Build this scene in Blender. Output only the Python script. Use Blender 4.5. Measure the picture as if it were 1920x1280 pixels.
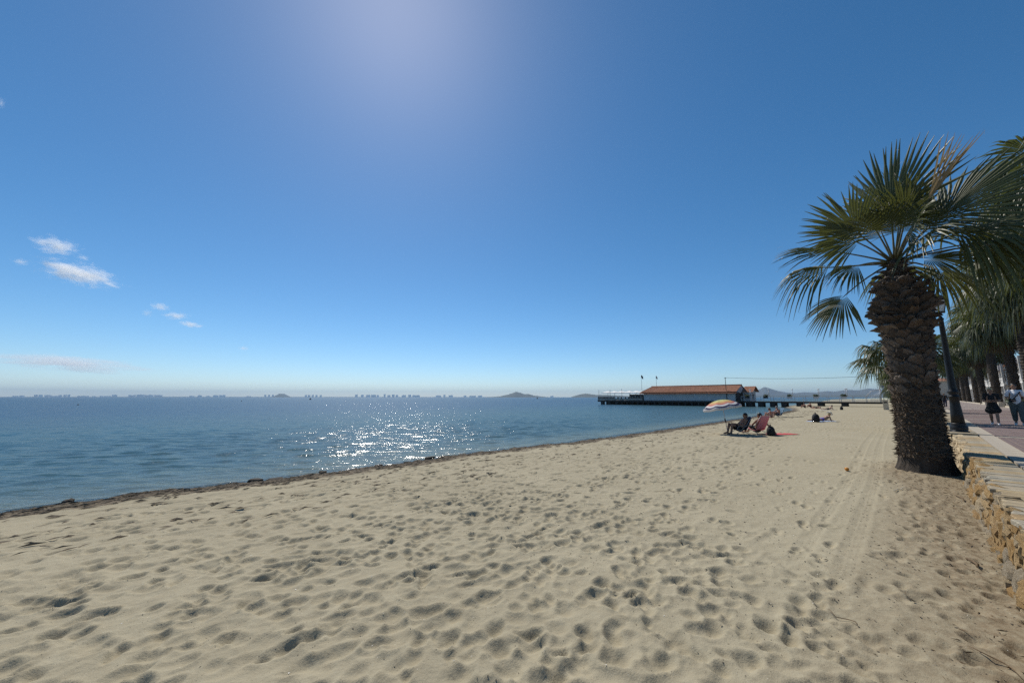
import bpy, bmesh, math, random
import numpy as np
from mathutils import Vector, Matrix, Euler, noise as mnoise

for o in list(bpy.data.objects):
    bpy.data.objects.remove(o)
R = math.radians
sc = bpy.context.scene
COL = sc.collection
rng = random.Random(7)
nrg = np.random.default_rng(11)

# ------------------------------------------------------------------ camera
cam_d = bpy.data.cameras.new('camera')
cam_d.sensor_width = 36.0
cam_d.lens = 13.31
cam_d.clip_start = 0.05
cam_d.clip_end = 60000
cam = bpy.data.objects.new('camera', cam_d)
COL.objects.link(cam)
CAM_H = 1.75
cam.location = (0, 0, CAM_H)
cam.rotation_euler = Euler((R(90 + 8.36), R(0.0), 0), 'XYZ')
sc.camera = cam

# ------------------------------------------------------------------ sky, sun, exposure
SUN_AZ, SUN_EL = -20.4, 50.0        # azimuth from +Y towards +X, elevation
wd = bpy.data.worlds.new('World'); sc.world = wd; wd.use_nodes = True
nt = wd.node_tree; nt.nodes.clear()
sky = nt.nodes.new('ShaderNodeTexSky'); sky.sky_type = 'NISHITA'; sky.sun_disc = False
sky.sun_elevation = R(SUN_EL); sky.sun_rotation = R(SUN_AZ)
sky.altitude = 0; sky.air_density = 0.72; sky.dust_density = 0.18; sky.ozone_density = 3.0
bg = nt.nodes.new('ShaderNodeBackground'); bg.inputs['Strength'].default_value = 0.116
wo = nt.nodes.new('ShaderNodeOutputWorld')
wd.cycles.sampling_method = 'NONE'
hs = nt.nodes.new('ShaderNodeHueSaturation'); hs.inputs['Saturation'].default_value = 1.26; hs.inputs['Hue'].default_value = .493
nt.links.new(sky.outputs[0], hs.inputs['Color']); nt.links.new(hs.outputs[0], bg.inputs[0]); nt.links.new(bg.outputs[0], wo.inputs[0])
sun_d = bpy.data.lights.new('sun', 'SUN'); sun_d.energy = 4.5; sun_d.angle = R(0.53); sun_d.color = (1.0, 0.945, 0.85)
sun = bpy.data.objects.new('sun', sun_d); COL.objects.link(sun)
sdir = Vector((math.sin(R(SUN_AZ)) * math.cos(R(SUN_EL)), math.cos(R(SUN_AZ)) * math.cos(R(SUN_EL)), math.sin(R(SUN_EL))))
sun.rotation_euler = sdir.to_track_quat('Z', 'Y').to_euler()
sun.location = (0, 0, 60)
sc.view_settings.view_transform = 'Standard'; sc.view_settings.look = 'None'
sc.view_settings.exposure = 0.0; sc.view_settings.gamma = 1.0; sc.view_settings.use_curve_mapping = False
sc.cycles.use_denoising = False
sc.cycles.max_bounces = 6; sc.cycles.diffuse_bounces = 3; sc.cycles.glossy_bounces = 3
sc.cycles.transparent_max_bounces = 12; sc.cycles.transmission_bounces = 4; sc.cycles.volume_bounces = 3
sc.cycles.sample_clamp_indirect = 6.0

# ------------------------------------------------------------------ beach frame: u runs along the promenade, v towards the sea
A = R(46.0)
SU, CU = math.sin(A), math.cos(A)
RZ = R(44.0)
def W(u, v, z=0.0):
    return Vector((u * SU - v * CU, u * CU + v * SU, z))
# the promenade runs 1.3 degrees off the beach axis; its frame is shifted 0.3 m towards the sea
A2 = R(47.3); TW = math.tan(R(1.3)); FRAME = ['beach']
def W2(u, v, z=0.0):
    v += .30
    return Vector((u * math.sin(A2) - v * math.cos(A2), u * math.cos(A2) + v * math.sin(A2), z))

# ------------------------------------------------------------------ helpers
class MB:
    """collects primitives of one mesh"""
    def __init__(s): s.v = []; s.f = []; s.sm = []
    def add(s, vs, fs, smooth=False, M=None):
        b = len(s.v)
        s.v += [tuple(M @ Vector(q)) for q in vs] if M is not None else [tuple(q) for q in vs]
        s.f += [tuple(i + b for i in f) for f in fs]; s.sm += [smooth] * len(fs)
        return s
    def box(s, c, d, rz=0, M=None, taper=1.0):
        x, y, z = d[0] / 2, d[1] / 2, d[2] / 2
        t = taper
        vs = [(-x, -y, -z), (x, -y, -z), (x, y, -z), (-x, y, -z), (-x * t, -y * t, z), (x * t, -y * t, z), (x * t, y * t, z), (-x * t, y * t, z)]
        m = Matrix.Translation(c) @ (Matrix.Rotation(rz, 4, 'Z') if M is None else M)
        return s.add(vs, [(0, 3, 2, 1), (4, 5, 6, 7), (0, 1, 5, 4), (1, 2, 6, 5), (2, 3, 7, 6), (3, 0, 4, 7)], False, m)
    def tube(s, pts, rad, n=8, cap=True, smooth=True):
        pts = [Vector(p) for p in pts]
        if not hasattr(rad, '__len__'): rad = [rad] * len(pts)
        vs = []; fs = []; prev = None
        for i, p in enumerate(pts):
            t = (pts[min(i + 1, len(pts) - 1)] - pts[max(i - 1, 0)])
            t = t.normalized() if t.length > 1e-9 else Vector((0, 0, 1))
            if prev is None:
                a = Vector((0, 0, 1)) if abs(t.z) < .9 else Vector((1, 0, 0))
                x = t.cross(a).normalized()
            else:
                x = (prev - t * prev.dot(t)).normalized()
            prev = x; y = t.cross(x)
            for k in range(n):
                an = 2 * math.pi * k / n
                vs.append(p + (x * math.cos(an) + y * math.sin(an)) * rad[i])
        for i in range(len(pts) - 1):
            for k in range(n):
                k2 = (k + 1) % n
                fs.append((i * n + k, i * n + k2, (i + 1) * n + k2, (i + 1) * n + k))
        if cap:
            fs.append(tuple(reversed(range(n)))); fs.append(tuple((len(pts) - 1) * n + k for k in range(n)))
        return s.add(vs, fs, smooth)
    def lathe(s, prof, c=(0, 0, 0), n=16, smooth=True):
        return s.tube_profile(prof, c, n, smooth)
    def tube_profile(s, prof, c, n, smooth):
        vs = []; fs = []
        for r, z in prof:
            for k in range(n):
                an = 2 * math.pi * k / n
                vs.append((c[0] + r * math.cos(an), c[1] + r * math.sin(an), c[2] + z))
        m = len(prof)
        for i in range(m - 1):
            for k in range(n):
                k2 = (k + 1) % n
                fs.append((i * n + k, i * n + k2, (i + 1) * n + k2, (i + 1) * n + k))
        fs.append(tuple(reversed(range(n)))); fs.append(tuple((m - 1) * n + k for k in range(n)))
        return s.add(vs, fs, smooth)
    def ell(s, c, r, nu=12, nv=8, M=None):
        if not hasattr(r, '__len__'): r = (r, r, r)
        vs = [(0, 0, -r[2])]; fs = []
        for i in range(1, nv):
            ph = -math.pi / 2 + math.pi * i / nv
            for k in range(nu):
                an = 2 * math.pi * k / nu
                vs.append((r[0] * math.cos(ph) * math.cos(an), r[1] * math.cos(ph) * math.sin(an), r[2] * math.sin(ph)))
        vs.append((0, 0, r[2])); top = len(vs) - 1
        for k in range(nu):
            k2 = (k + 1) % nu
            fs.append((0, 1 + k2, 1 + k)); fs.append((top, 1 + (nv - 2) * nu + k, 1 + (nv - 2) * nu + k2))
            for i in range(nv - 2):
                a = 1 + i * nu
                fs.append((a + k, a + k2, a + nu + k2, a + nu + k))
        m = Matrix.Translation(c)
        if M is not None: m = m @ M
        return s.add(vs, fs, True, m)
    def mesh(s, name, mats):
        me = bpy.data.meshes.new(name)
        me.from_pydata(s.v, [], s.f)
        if not isinstance(mats, (list, tuple)): mats = [mats]
        for m in mats: me.materials.append(m)
        me.polygons.foreach_set('use_smooth', s.sm)
        me.update()
        return me

def link(name, data, parent=None, loc=None, rz=0.0):
    """top level: loc is (u, v, z) in the beach frame; child: loc is local to the parent"""
    o = bpy.data.objects.new(name, data); COL.objects.link(o)
    if parent is not None:
        o.parent = parent
        if loc is not None: o.location = loc
        if rz: o.rotation_euler = (0, 0, rz)
    else:
        l = loc if loc is not None else (0, 0, 0)
        if FRAME[0] == 'prom': o.location = W2(*l); o.rotation_euler = (0, 0, R(42.7) + rz)
        else: o.location = W(*l); o.rotation_euler = (0, 0, RZ + rz)
    return o
def obj(name, mb, mats, parent=None, loc=None, rz=0.0):
    return link(name, mb.mesh(name, mats), parent, loc, rz)
def tag(o, label, cat, group=None):
    o['label'] = label; o['category'] = cat
    if group: o['group'] = group
    return o
def thing(name, label, cat, loc, rz=0.0, group=None):
    return tag(link(name, None, None, loc, rz), label, cat, group)
def struct(o):
    o['kind'] = 'structure'; return o
def stuff(o, label=None, cat=None):
    o['kind'] = 'stuff'
    if label: o['label'] = label
    if cat: o['category'] = cat
    return o
def copy_tree(o, parent=None):
    c = o.copy(); COL.objects.link(c)
    if parent is not None: c.parent = parent
    for ch in list(o.children): copy_tree(ch, c)
    return c

# ------------------------------------------------------------------ materials
def newmat(name):
    m = bpy.data.materials.new(name); m.use_nodes = True
    nt = m.node_tree; b = nt.nodes['Principled BSDF']
    return m, nt, b
def N(nt, typ, **kw):
    n = nt.nodes.new(typ)
    for k, v in kw.items(): setattr(n, k, v)
    return n
def L(nt, a, b): nt.links.new(a, b)
def mixc(nt, fac, a, b, mode='MIX'):
    n = nt.nodes.new('ShaderNodeMix'); n.data_type = 'RGBA'; n.blend_type = mode
    for inp, val in ((n.inputs[0], fac), (n.inputs[6], a), (n.inputs[7], b)):
        if isinstance(val, (tuple, list)): inp.default_value = (*val[:3], 1)
        elif isinstance(val, (int, float)): inp.default_value = val
        else: nt.links.new(val, inp)
    return n.outputs[2]
def ramp(nt, src, stops, interp='LINEAR'):
    n = nt.nodes.new('ShaderNodeValToRGB'); cr = n.color_ramp; cr.interpolation = interp
    while len(cr.elements) < len(stops): cr.elements.new(0.5)
    for e, (p, c) in zip(cr.elements, stops):
        e.position = p; e.color = (*c, 1) if hasattr(c, '__len__') else (c, c, c, 1)
    nt.links.new(src, n.inputs[0]); return n.outputs[0]
def noise(nt, scale, detail=4, rough=0.55, vec=None, dist=0.0):
    n = nt.nodes.new('ShaderNodeTexNoise'); n.inputs['Scale'].default_value = scale
    n.inputs['Detail'].default_value = detail; n.inputs['Roughness'].default_value = rough; n.inputs['Distortion'].default_value = dist
    if vec is None:
        tc = nt.nodes.get('TC') or nt.nodes.new('ShaderNodeTexCoord'); tc.name = 'TC'; vec = tc.outputs['Object']
    nt.links.new(vec, n.inputs['Vector']); return n.outputs['Fac']
def mapped(nt, scale=(1, 1, 1), rot=(0, 0, 0), kind='Object'):
    tc = nt.nodes.get('TC') or nt.nodes.new('ShaderNodeTexCoord'); tc.name = 'TC'
    mp = nt.nodes.new('ShaderNodeMapping'); mp.inputs['Scale'].default_value = scale; mp.inputs['Rotation'].default_value = rot
    nt.links.new(tc.outputs[kind], mp.inputs['Vector']); return mp.outputs[0]
def crest(nt, scale, rot):
    m = mapped(nt, scale, rot); m.node.vector_type = 'TEXTURE'; return m
def bump(nt, b, h, strength=0.3, dist=0.02, prev=None):
    n = nt.nodes.new('ShaderNodeBump'); n.inputs['Strength'].default_value = strength; n.inputs['Distance'].default_value = dist
    nt.links.new(h, n.inputs['Height'])
    if prev is not None: nt.links.new(prev, n.inputs['Normal'])
    if b is not None: nt.links.new(n.outputs[0], b.inputs['Normal'])
    return n.outputs[0]
def pmat(name, c1, c2=None, scale=6.0, rough=0.7, bs=0.0, bscale=40.0, rand=None, spec=0.4, metal=0.0, bdist=0.01, stretch=(1, 1, 1)):
    """noise between two colours, optional per-object random tint list, optional bump"""
    m, nt, b = newmat(name)
    vec = mapped(nt, stretch)
    col = ramp(nt, noise(nt, scale, 5, .6, vec), [(0.32, c1), (0.68, c2 if c2 is not None else tuple(min(1, x * 1.18) for x in c1))])
    if rand:
        oi = N(nt, 'ShaderNodeObjectInfo')
        rc = ramp(nt, oi.outputs['Random'], [(i / max(1, len(rand) - 1), c) for i, c in enumerate(rand)], 'CONSTANT' if len(rand) > 6 else 'LINEAR')
        col = mixc(nt, 1.0, col, rc, 'MULTIPLY')
    L(nt, col, b.inputs['Base Color'])
    b.inputs['Roughness'].default_value = rough; b.inputs['Metallic'].default_value = metal
    b.inputs['Specular IOR Level'].default_value = spec
    if bs: bump(nt, b, noise(nt, bscale, 5, .65, vec), bs, bdist)
    return m
# ------------------------------------------------------------------ the beach
SEA_Z = -0.30
WALL_V, WALL_IN, WALL_Z = -0.82, -1.30, 0.52
_su = np.array([-400, -40, -5, 0, 4, 9, 15, 22, 30, 40, 50, 60, 72, 82, 92, 100, 112, 140, 200, 420], float)
_sv = np.array([14, 12, 11.25, 11.3, 10.95, 11.1, 10.65, 10.6, 10.75, 11.0, 11.2, 11.6, 12.6, 14.4, 17.0, 18.6, 19.4, 21, 26, 45], float)
def shore(u):
    u = np.asarray(u, float)
    base = np.interp(u, _su, _sv)
    return base + 0.10 * np.sin(u * 1.7 + 1) + 0.06 * np.sin(u * 4.3) + 0.03 * np.sin(u * 9.1 + 2)

def vnoise(x, y, seed=0):
    """smooth value noise on arrays"""
    xi = np.floor(x).astype(np.int64); yi = np.floor(y).astype(np.int64)
    fx = x - xi; fy = y - yi
    fx = fx * fx * fx * (fx * (fx * 6 - 15) + 10); fy = fy * fy * fy * (fy * (fy * 6 - 15) + 10)
    def h(a, b):
        n = (a * 374761393 + b * 668265263 + seed * 1442695041) & 0x7fffffff
        n = ((n ^ (n >> 13)) * 1274126177) & 0x7fffffff
        return ((n ^ (n >> 16)) & 0xffff) / 65535.0
    return (h(xi, yi) * (1 - fx) + h(xi + 1, yi) * fx) * (1 - fy) + (h(xi, yi + 1) * (1 - fx) + h(xi + 1, yi + 1) * fx) * fy
def fbm(x, y, oct=4, seed=0, gain=.5):
    s = np.zeros_like(x); a = 1.0; t = 0.0
    for k in range(oct):
        s += a * (vnoise(x * 2 ** k + 17 * k, y * 2 ** k - 9 * k, seed + k) - .5); t += a; a *= gain
    return s / t

def graded(stops):
    """stops: list of (start, end, step0, growth)"""
    out = []
    for a, b, st, gr in stops:
        x = a; mn = .0 if gr >= 1 else (b - a) * .012
        while x < b - 1e-6:
            out.append(x); x += st; st = max(st * gr, mn)
        last = b
    out.append(stops[-1][1])
    return np.array(out)

def grid_mesh(name, X, Y, Z, mat, attrs=None, smooth=True, skip=None):
    n, m = X.shape
    me = bpy.data.meshes.new(name)
    co = np.stack([X, Y, Z], -1).reshape(-1, 3).astype(np.float32)
    idx = np.arange(n * m).reshape(n, m)
    q = np.stack([idx[:-1, :-1], idx[1:, :-1], idx[1:, 1:], idx[:-1, 1:]], -1).reshape(-1, 4)
    if skip is not None: q = q[~skip.reshape(-1)]
    me.vertices.add(len(co)); me.vertices.foreach_set('co', co.ravel())
    me.loops.add(q.size); me.loops.foreach_set('vertex_index', q.ravel().astype(np.int32))
    me.polygons.add(len(q)); me.polygons.foreach_set('loop_start', np.arange(0, q.size, 4, dtype=np.int32))
    me.polygons.foreach_set('use_smooth', np.ones(len(q), bool) if smooth else np.zeros(len(q), bool))
    me.materials.append(mat)
    for k, a in (attrs or {}).items():
        at = me.attributes.new(k, 'FLOAT', 'POINT'); at.data.foreach_set('value', a.ravel().astype(np.float32))
    me.update(); me.validate()
    return me

def sand_material():
    m, nt, b = newmat('sand')
    big = noise(nt, 0.55, 4, .6); mid = noise(nt, 7, 5, .65); fine = noise(nt, 160, 3, .7)
    c = mixc(nt, ramp(nt, big, [(.3, 0.), (.7, 1.)]), (.362, .320, .222), (.430, .382, .268))
    c = mixc(nt, ramp(nt, mid, [(.3, 0.), (.75, .55)]), c, (.285, .238, .155))
    c = mixc(nt, ramp(nt, fine, [(.25, .35), (.6, 0.)]), c, (.20, .155, .105))
    # dark grains and pale shell bits
    g = noise(nt, 75, 2, .5)
    c = mixc(nt, ramp(nt, g, [(.70, 0.), (.745, .85)]), c, (.05, .04, .03))
    g2 = noise(nt, 62, 2, .5, mapped(nt, (1, 1, 1), (0, 0, 1.1)))
    c = mixc(nt, ramp(nt, g2, [(.755, 0.), (.78, .7)]), c, (.75, .70, .60))
    # brown palm litter and dirt
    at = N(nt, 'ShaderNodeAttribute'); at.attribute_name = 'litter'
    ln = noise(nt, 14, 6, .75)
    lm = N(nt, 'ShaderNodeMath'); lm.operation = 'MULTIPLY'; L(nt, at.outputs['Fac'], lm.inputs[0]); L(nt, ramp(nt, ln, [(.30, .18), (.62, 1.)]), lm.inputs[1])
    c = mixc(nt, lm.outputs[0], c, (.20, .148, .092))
    # dead seagrass ground into the sand by the waterline
    at2 = N(nt, 'ShaderNodeAttribute'); at2.attribute_name = 'wrack'
    sn = noise(nt, 3.2, 6, .78, mapped(nt, (.55, 2.6, 1)))
    wm = N(nt, 'ShaderNodeMath'); wm.operation = 'ADD'; L(nt, at2.outputs['Fac'], wm.inputs[0]); L(nt, sn, wm.inputs[1])
    c = mixc(nt, ramp(nt, wm.outputs[0], [(.98, 0.), (1.20, .85)]), c, mixc(nt, ramp(nt, noise(nt, 22, 6, .8), [(.35, 0.), (.65, 1.)]), (.085, .066, .045), (.21, .165, .115)))
    at3 = N(nt, 'ShaderNodeAttribute'); at3.attribute_name = 'wet'
    c = mixc(nt, at3.outputs['Fac'], c, mixc(nt, 1.0, c, (.50, .47, .45), 'MULTIPLY'))
    L(nt, c, b.inputs['Base Color'])
    rr = ramp(nt, at3.outputs['Fac'], [(0., .95), (1., .42)]); L(nt, rr, b.inputs['Roughness'])
    b.inputs['Specular IOR Level'].default_value = .15
    n1 = bump(nt, None, noise(nt, 24, 6, .72), .5, .022)
    n2 = bump(nt, b, noise(nt, 190, 3, .7), .35, .004, n1)
    return m

def build_beach():
    U = graded([(-40, -9, 2.2, .90), (-9, -3, .18, .93), (-2.6, 6, .0175, 1.0), (6, 150, .0175, 1.0092), (150, 420, 1.6, 1.04)])
    vk = np.concatenate([np.arange(0, 6.6, .018), np.arange(6.6, 14.2, .031)]); m = len(vk)
    S = vk / vk[-1]
    V0 = -.80 - TW * np.clip(U, -40, 420)
    SH = shore(U)
    vmax = np.interp(U, [-40, 25, 60, 92, 420], [13.4, 13.4, 14.5, 21, 50])
    UU = np.repeat(U[:, None], m, 1)
    VV = V0[:, None] + S[None, :] * (vmax - V0)[:, None]
    VP = VV + TW * UU                      # distance in front of the promenade axis
    d = SH[:, None] - VV
    Z = np.interp(d, [-40, -6, -2.2, 0, .5, 1.3, 2.6, 4.5, 7.5, 30], [-4.0, -1.05, -.58, SEA_Z - .005, SEA_Z + .09, SEA_Z + .16, -.09, -.03, 0, 0])
    Z += -np.clip(.15 - VP, 0, .7) * .09 * np.clip((14 - UU) / 3, 0, 1) + .10 * np.exp(-(((UU - 14) / 1.5) ** 2 + ((VV - 0) / .95) ** 2))
    land = np.clip(d / 1.2, 0, 1)
    fade = np.clip(1.5 - UU / 90, .25, 1)
    # where the sand is churned: strong in the foreground and along the wall, raked smooth beyond
    rake = np.clip((UU - 5.2) / 1.6, 0, 1) * np.clip((VV - .35) / .5, 0, 1) * np.clip((1.75 + (UU - 6) * .30 - VV) / .8, 0, 1) * np.clip((30 - UU) / 10, 0, 1)
    churn = np.clip(1 - rake, .12, 1) * land
    Z += churn * (.024 * fbm(UU / 1.3, VV / 1.1, 3, 3) + .030 * fbm(UU / .27, VV / .22, 3, 9) * fade * np.clip(1.15 - UU / 14, .45, 1))
    # sharp wind-softened crests
    rg = 1 - np.abs(2 * vnoise(UU / .75 + .4 * fbm(UU, VV, 2, 5), VV / .55 + .4 * fbm(UU, VV, 2, 6), 21) - 1)
    Z += churn * .010 * fade * (rg ** 3 - .3)
    wx, wy = fbm(UU / .5, VV / .5, 2, 61), fbm(UU / .5, VV / .5, 2, 62)
    rg2 = 1 - np.abs(2 * vnoise(UU / .26 + 1.1 * wx, VV / .17 + 1.1 * wy, 23) - 1)
    Z += churn * .012 * fade * (rg2 ** 3 - .3) * np.clip(.4 + 2 * fbm(UU / 1.7, VV / 1.7, 2, 63), 0, 1.3)
    Z += land * .011 * fbm(UU / .11, VV / .075, 3, 31) * fade
    # footprints
    prints = []
    def pr(u, v, ang, l=.17, w=.085, dep=.042): prints.append((u, v, ang, l, w, dep))
    r2 = random.Random(5)
    for _ in range(5200):                                  # the trampled foreground
        u = r2.uniform(-4, 11); v = r2.uniform(-.6, 8.8)
        dens = 1.0 if u < 4.6 + .22 * v else .30
        if u > 4 and v < .45 - TW * u: dens = .75
        if v > 6.4: dens *= .55
        if 5 < u and .45 - TW * u < v < 1.75 + (u - 6) * .3: dens = .05
        if r2.random() > dens: continue
        pr(u, v, r2.gauss(0.1, .7), r2.uniform(.07, .15), r2.uniform(.05, .10), r2.choice((.014, .022, .030, .038, .048)))
    def walk(u, v, ang, n, step=.62, wob=.12, dep=.034):
        for k in range(n):
            a = ang + wob * math.sin(k * .35)
            u += step * math.cos(a); v += step * math.sin(a); s = (.11 if k % 2 else -.11)
            fu = u - s * math.sin(a) + r2.gauss(0, .03); fv = v + s * math.cos(a) + r2.gauss(0, .03); fa = a + s * 1.2; k_ = dep * r2.uniform(.7, 1.2)
            if k % 3: pr(fu, fv, fa, r2.uniform(.13, .18), r2.uniform(.06, .09), k_)
            pr(fu + .055 * math.cos(fa), fv + .055 * math.sin(fa), fa, .105, .058, k_ * .9); pr(fu - .10 * math.cos(fa), fv - .10 * math.sin(fa), fa, .060, .045, k_)
    for (u, v, a, n) in [(4, 3.2, .15, 46), (5, 2.6, .11, 50), (6, 4.5, .02, 60), (8, 6.5, .03, 70), (7, 7.4, .0, 70), (3.5, 5.2, .06, 60), (-1, 3.0, .18, 22), (0, 4.6, -.05, 24), (1.2, 2.2, .35, 16), (.5, 6.1, .04, 30), (2.6, 1.4, .55, 12), (3, .6, .04, 26), (6, .1, .0, 14), (9, 5.6, -.03, 60), (4.2, 1.9, .16, 40),
                         (4.6, 2.2, .30, 30), (14, 3.2, .06, 60), (16, 4.2, 0, 80), (12, 8.2, 0, 90), (10, 3.4, .05, 60), (5, 1.1, .10, 10), (20, 2.5, .05, 60), (8, 1.7, .33, 22), (6.4, 2.9, -.10, 12),
                         (-2, 8.2, .02, 40), (-3, 7.3, .05, 40), (-2, 9.0, -.01, 40), (2, 4.2, .5, 14), (1, 2, .9, 12)]:
        walk(u, v, a, n)
    for _ in range(2600):                                  # the far beach
        u = 11 + 60 * r2.random() ** 1.5; v = r2.uniform(-.4, 9.4)
        if u < 26 and .4 < v < 1.75 + (u - 6) * .3 and r2.random() < .93: continue
        if r2.random() < .62: continue
        pr(u, v, r2.gauss(0, .6), r2.uniform(.10, .17), r2.uniform(.06, .10), r2.uniform(.028, .055))
    for (u, v, a, l, w, dep) in prints:
        rad = l * 2.1
        i0, i1 = np.searchsorted(U, (u - rad, u + rad))
        if i1 - i0 < 2: continue
        vm = np.interp(u, U, vmax); V0u = np.interp(u, U, V0)
        j0, j1 = np.searchsorted(S, ((v - rad - V0u) / (vm - V0u), (v + rad - V0u) / (vm - V0u)))
        if j1 - j0 < 2: continue
        du = UU[i0:i1, j0:j1] - u; dv = VV[i0:i1, j0:j1] - v
        x = du * math.cos(a) + dv * math.sin(a); y = -du * math.sin(a) + dv * math.cos(a)
        wob = 1 + .28 * (vnoise(du * 9 + u * 3, dv * 9 + v * 5, 77) - .5) + .22 * (vnoise(du * 26 + u, dv * 26 + v, 79) - .5)
        q = np.sqrt((x / l) ** 2 + (y / (w * (1 + .25 * x / l))) ** 2) * wob
        bowl = dep * (1.25 * q * q - 1) * np.where(q < 1, 1 + .35 * x / l, 1)
        rim = np.exp(-((q - 1.10) / .17) ** 2) * (.75 + .5 * vnoise(du * 12, dv * 12 + u, 78))
        sm = np.clip(1.6 - q, 0, 1)
        zz = Z[i0:i1, j0:j1]
        zm = float(np.mean(zz)) + .15 * dep
        car = np.minimum(zz, .45 * zz + .55 * zm + bowl)
        zz[:] = np.where(q < 1.05, car, zz) + dep * .22 * rim
    for _k in range(1):                                    # loose dry sand settles: soften the crests a little
        Zs = Z.copy(); Zs[1:-1, 1:-1] = .7 * Z[1:-1, 1:-1] + .075 * (Z[:-2, 1:-1] + Z[2:, 1:-1] + Z[1:-1, :-2] + Z[1:-1, 2:]); Z = Zs
    # scuffed, dragged ridges
    for _ in range(90):
        u = r2.uniform(-2, 6); v = r2.uniform(.2, 7); a = r2.gauss(.1, .5); l = r2.uniform(.15, .4)
        x = (UU[:1500] - u) * math.cos(a) + (VV[:1500] - v) * math.sin(a); y = -(UU[:1500] - u) * math.sin(a) + (VV[:1500] - v) * math.cos(a) + .10 * np.sin(x * 3)
        e = np.exp(-(x / l) ** 4) * np.exp(-(y / .035) ** 2)
        Z[:1500] += .009 * e - .009 * np.exp(-(x / l) ** 4) * np.exp(-((y + .09) / .05) ** 2)
    # raked ripples and wheel tracks on the smooth strip along the wall
    Z += rake * (.0013 * np.sin((VV * .25 + UU) * 2 * math.pi / .085 + 3 * fbm(UU * 2, VV * 2, 2, 50)) * np.clip((22 - UU) / 12, 0, 1) + .010 * fbm(UU / .9, VV / .5, 2, 40))
    for tv in (.62, 1.02):
        cv = tv + .018 * (UU - 6) + .03 * np.sin(UU * .4)
        tr = np.exp(-((VV - cv) / .085) ** 4) * np.clip((UU - 4.6) / .8, 0, 1) * np.clip((32 - UU) / 8, 0, 1)
        Z += tr * (-.006 + .0022 * np.sin((VV - cv) * 2 * math.pi / .05)) + .0034 * np.exp(-((np.abs(VV - cv) - .115) / .03) ** 2) * np.clip((UU - 4.6) / .8, 0, 1) * np.clip((32 - UU) / 8, 0, 1)
    for (v0, sl) in ((6.6, .0), (7.5, .012), (4.6, .03), (5.5, .02)):
        cv = v0 + sl * UU + .05 * np.sin(UU * .3 + v0)
        Z -= .010 * np.exp(-((VV - cv) / .035) ** 2) * np.clip((UU - 1) / 2, 0, 1)
    # scarp and clods of the wrack line
    wr = np.interp(d, [0, .06, .35, .85, 1.5, 3.0], [0, .78, .82, .62, .28, 0]) * np.clip(1.25 - UU / 140, .4, 1)
    wr = np.clip(wr + .16 * fbm(UU / 1.9, d / .5, 3, 70), 0, 1) * (d > -.1)
    streak = np.clip(fbm(UU / .9, VV / .13, 3, 71) * 3.0 - .15, 0, 1) * np.interp(d, [.3, .9, 3.0, 4.8], [0, 1, .8, 0])
    Z += streak * .030 * fade - .03 * np.clip(fbm(UU / .7, (VV - .12) / .13, 3, 71) * 3 - .15, 0, 1) * np.interp(d, [.3, .9, 3.0, 4.8], [0, .6, .5, 0])
    Z += np.interp(d, [0, .08, .7, 1.6], [0, .05, .045, 0]) * (1.4 * vnoise(UU / .13, VV / .09, 73) * vnoise(UU / .4, VV / .2, 74) + .3)
    wet = np.interp(d, [-10, .05, .35, .8], [1, 1, .5, 0])
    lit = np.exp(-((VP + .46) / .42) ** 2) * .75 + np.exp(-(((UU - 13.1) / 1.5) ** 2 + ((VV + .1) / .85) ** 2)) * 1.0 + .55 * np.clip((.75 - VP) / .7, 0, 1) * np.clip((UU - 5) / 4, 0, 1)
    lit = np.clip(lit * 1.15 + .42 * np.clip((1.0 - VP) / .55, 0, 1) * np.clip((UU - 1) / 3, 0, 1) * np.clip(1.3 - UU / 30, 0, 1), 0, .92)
    wrack = np.clip(wr + streak * .28, 0, 1)
    me = grid_mesh('beach', UU, VV, Z, sand_material(), {'wrack': wrack, 'wet': wet, 'litter': lit})
    struct(link('beach', me))
    def height(u, v):
        i = int(np.clip(np.searchsorted(U, u), 0, len(U) - 1)); j = int(np.clip(np.searchsorted(S, (v - V0[i]) / (vmax[i] - V0[i])), 0, m - 1))
        return float(Z[i, j])
    return height
sand_z = build_beach()

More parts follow.
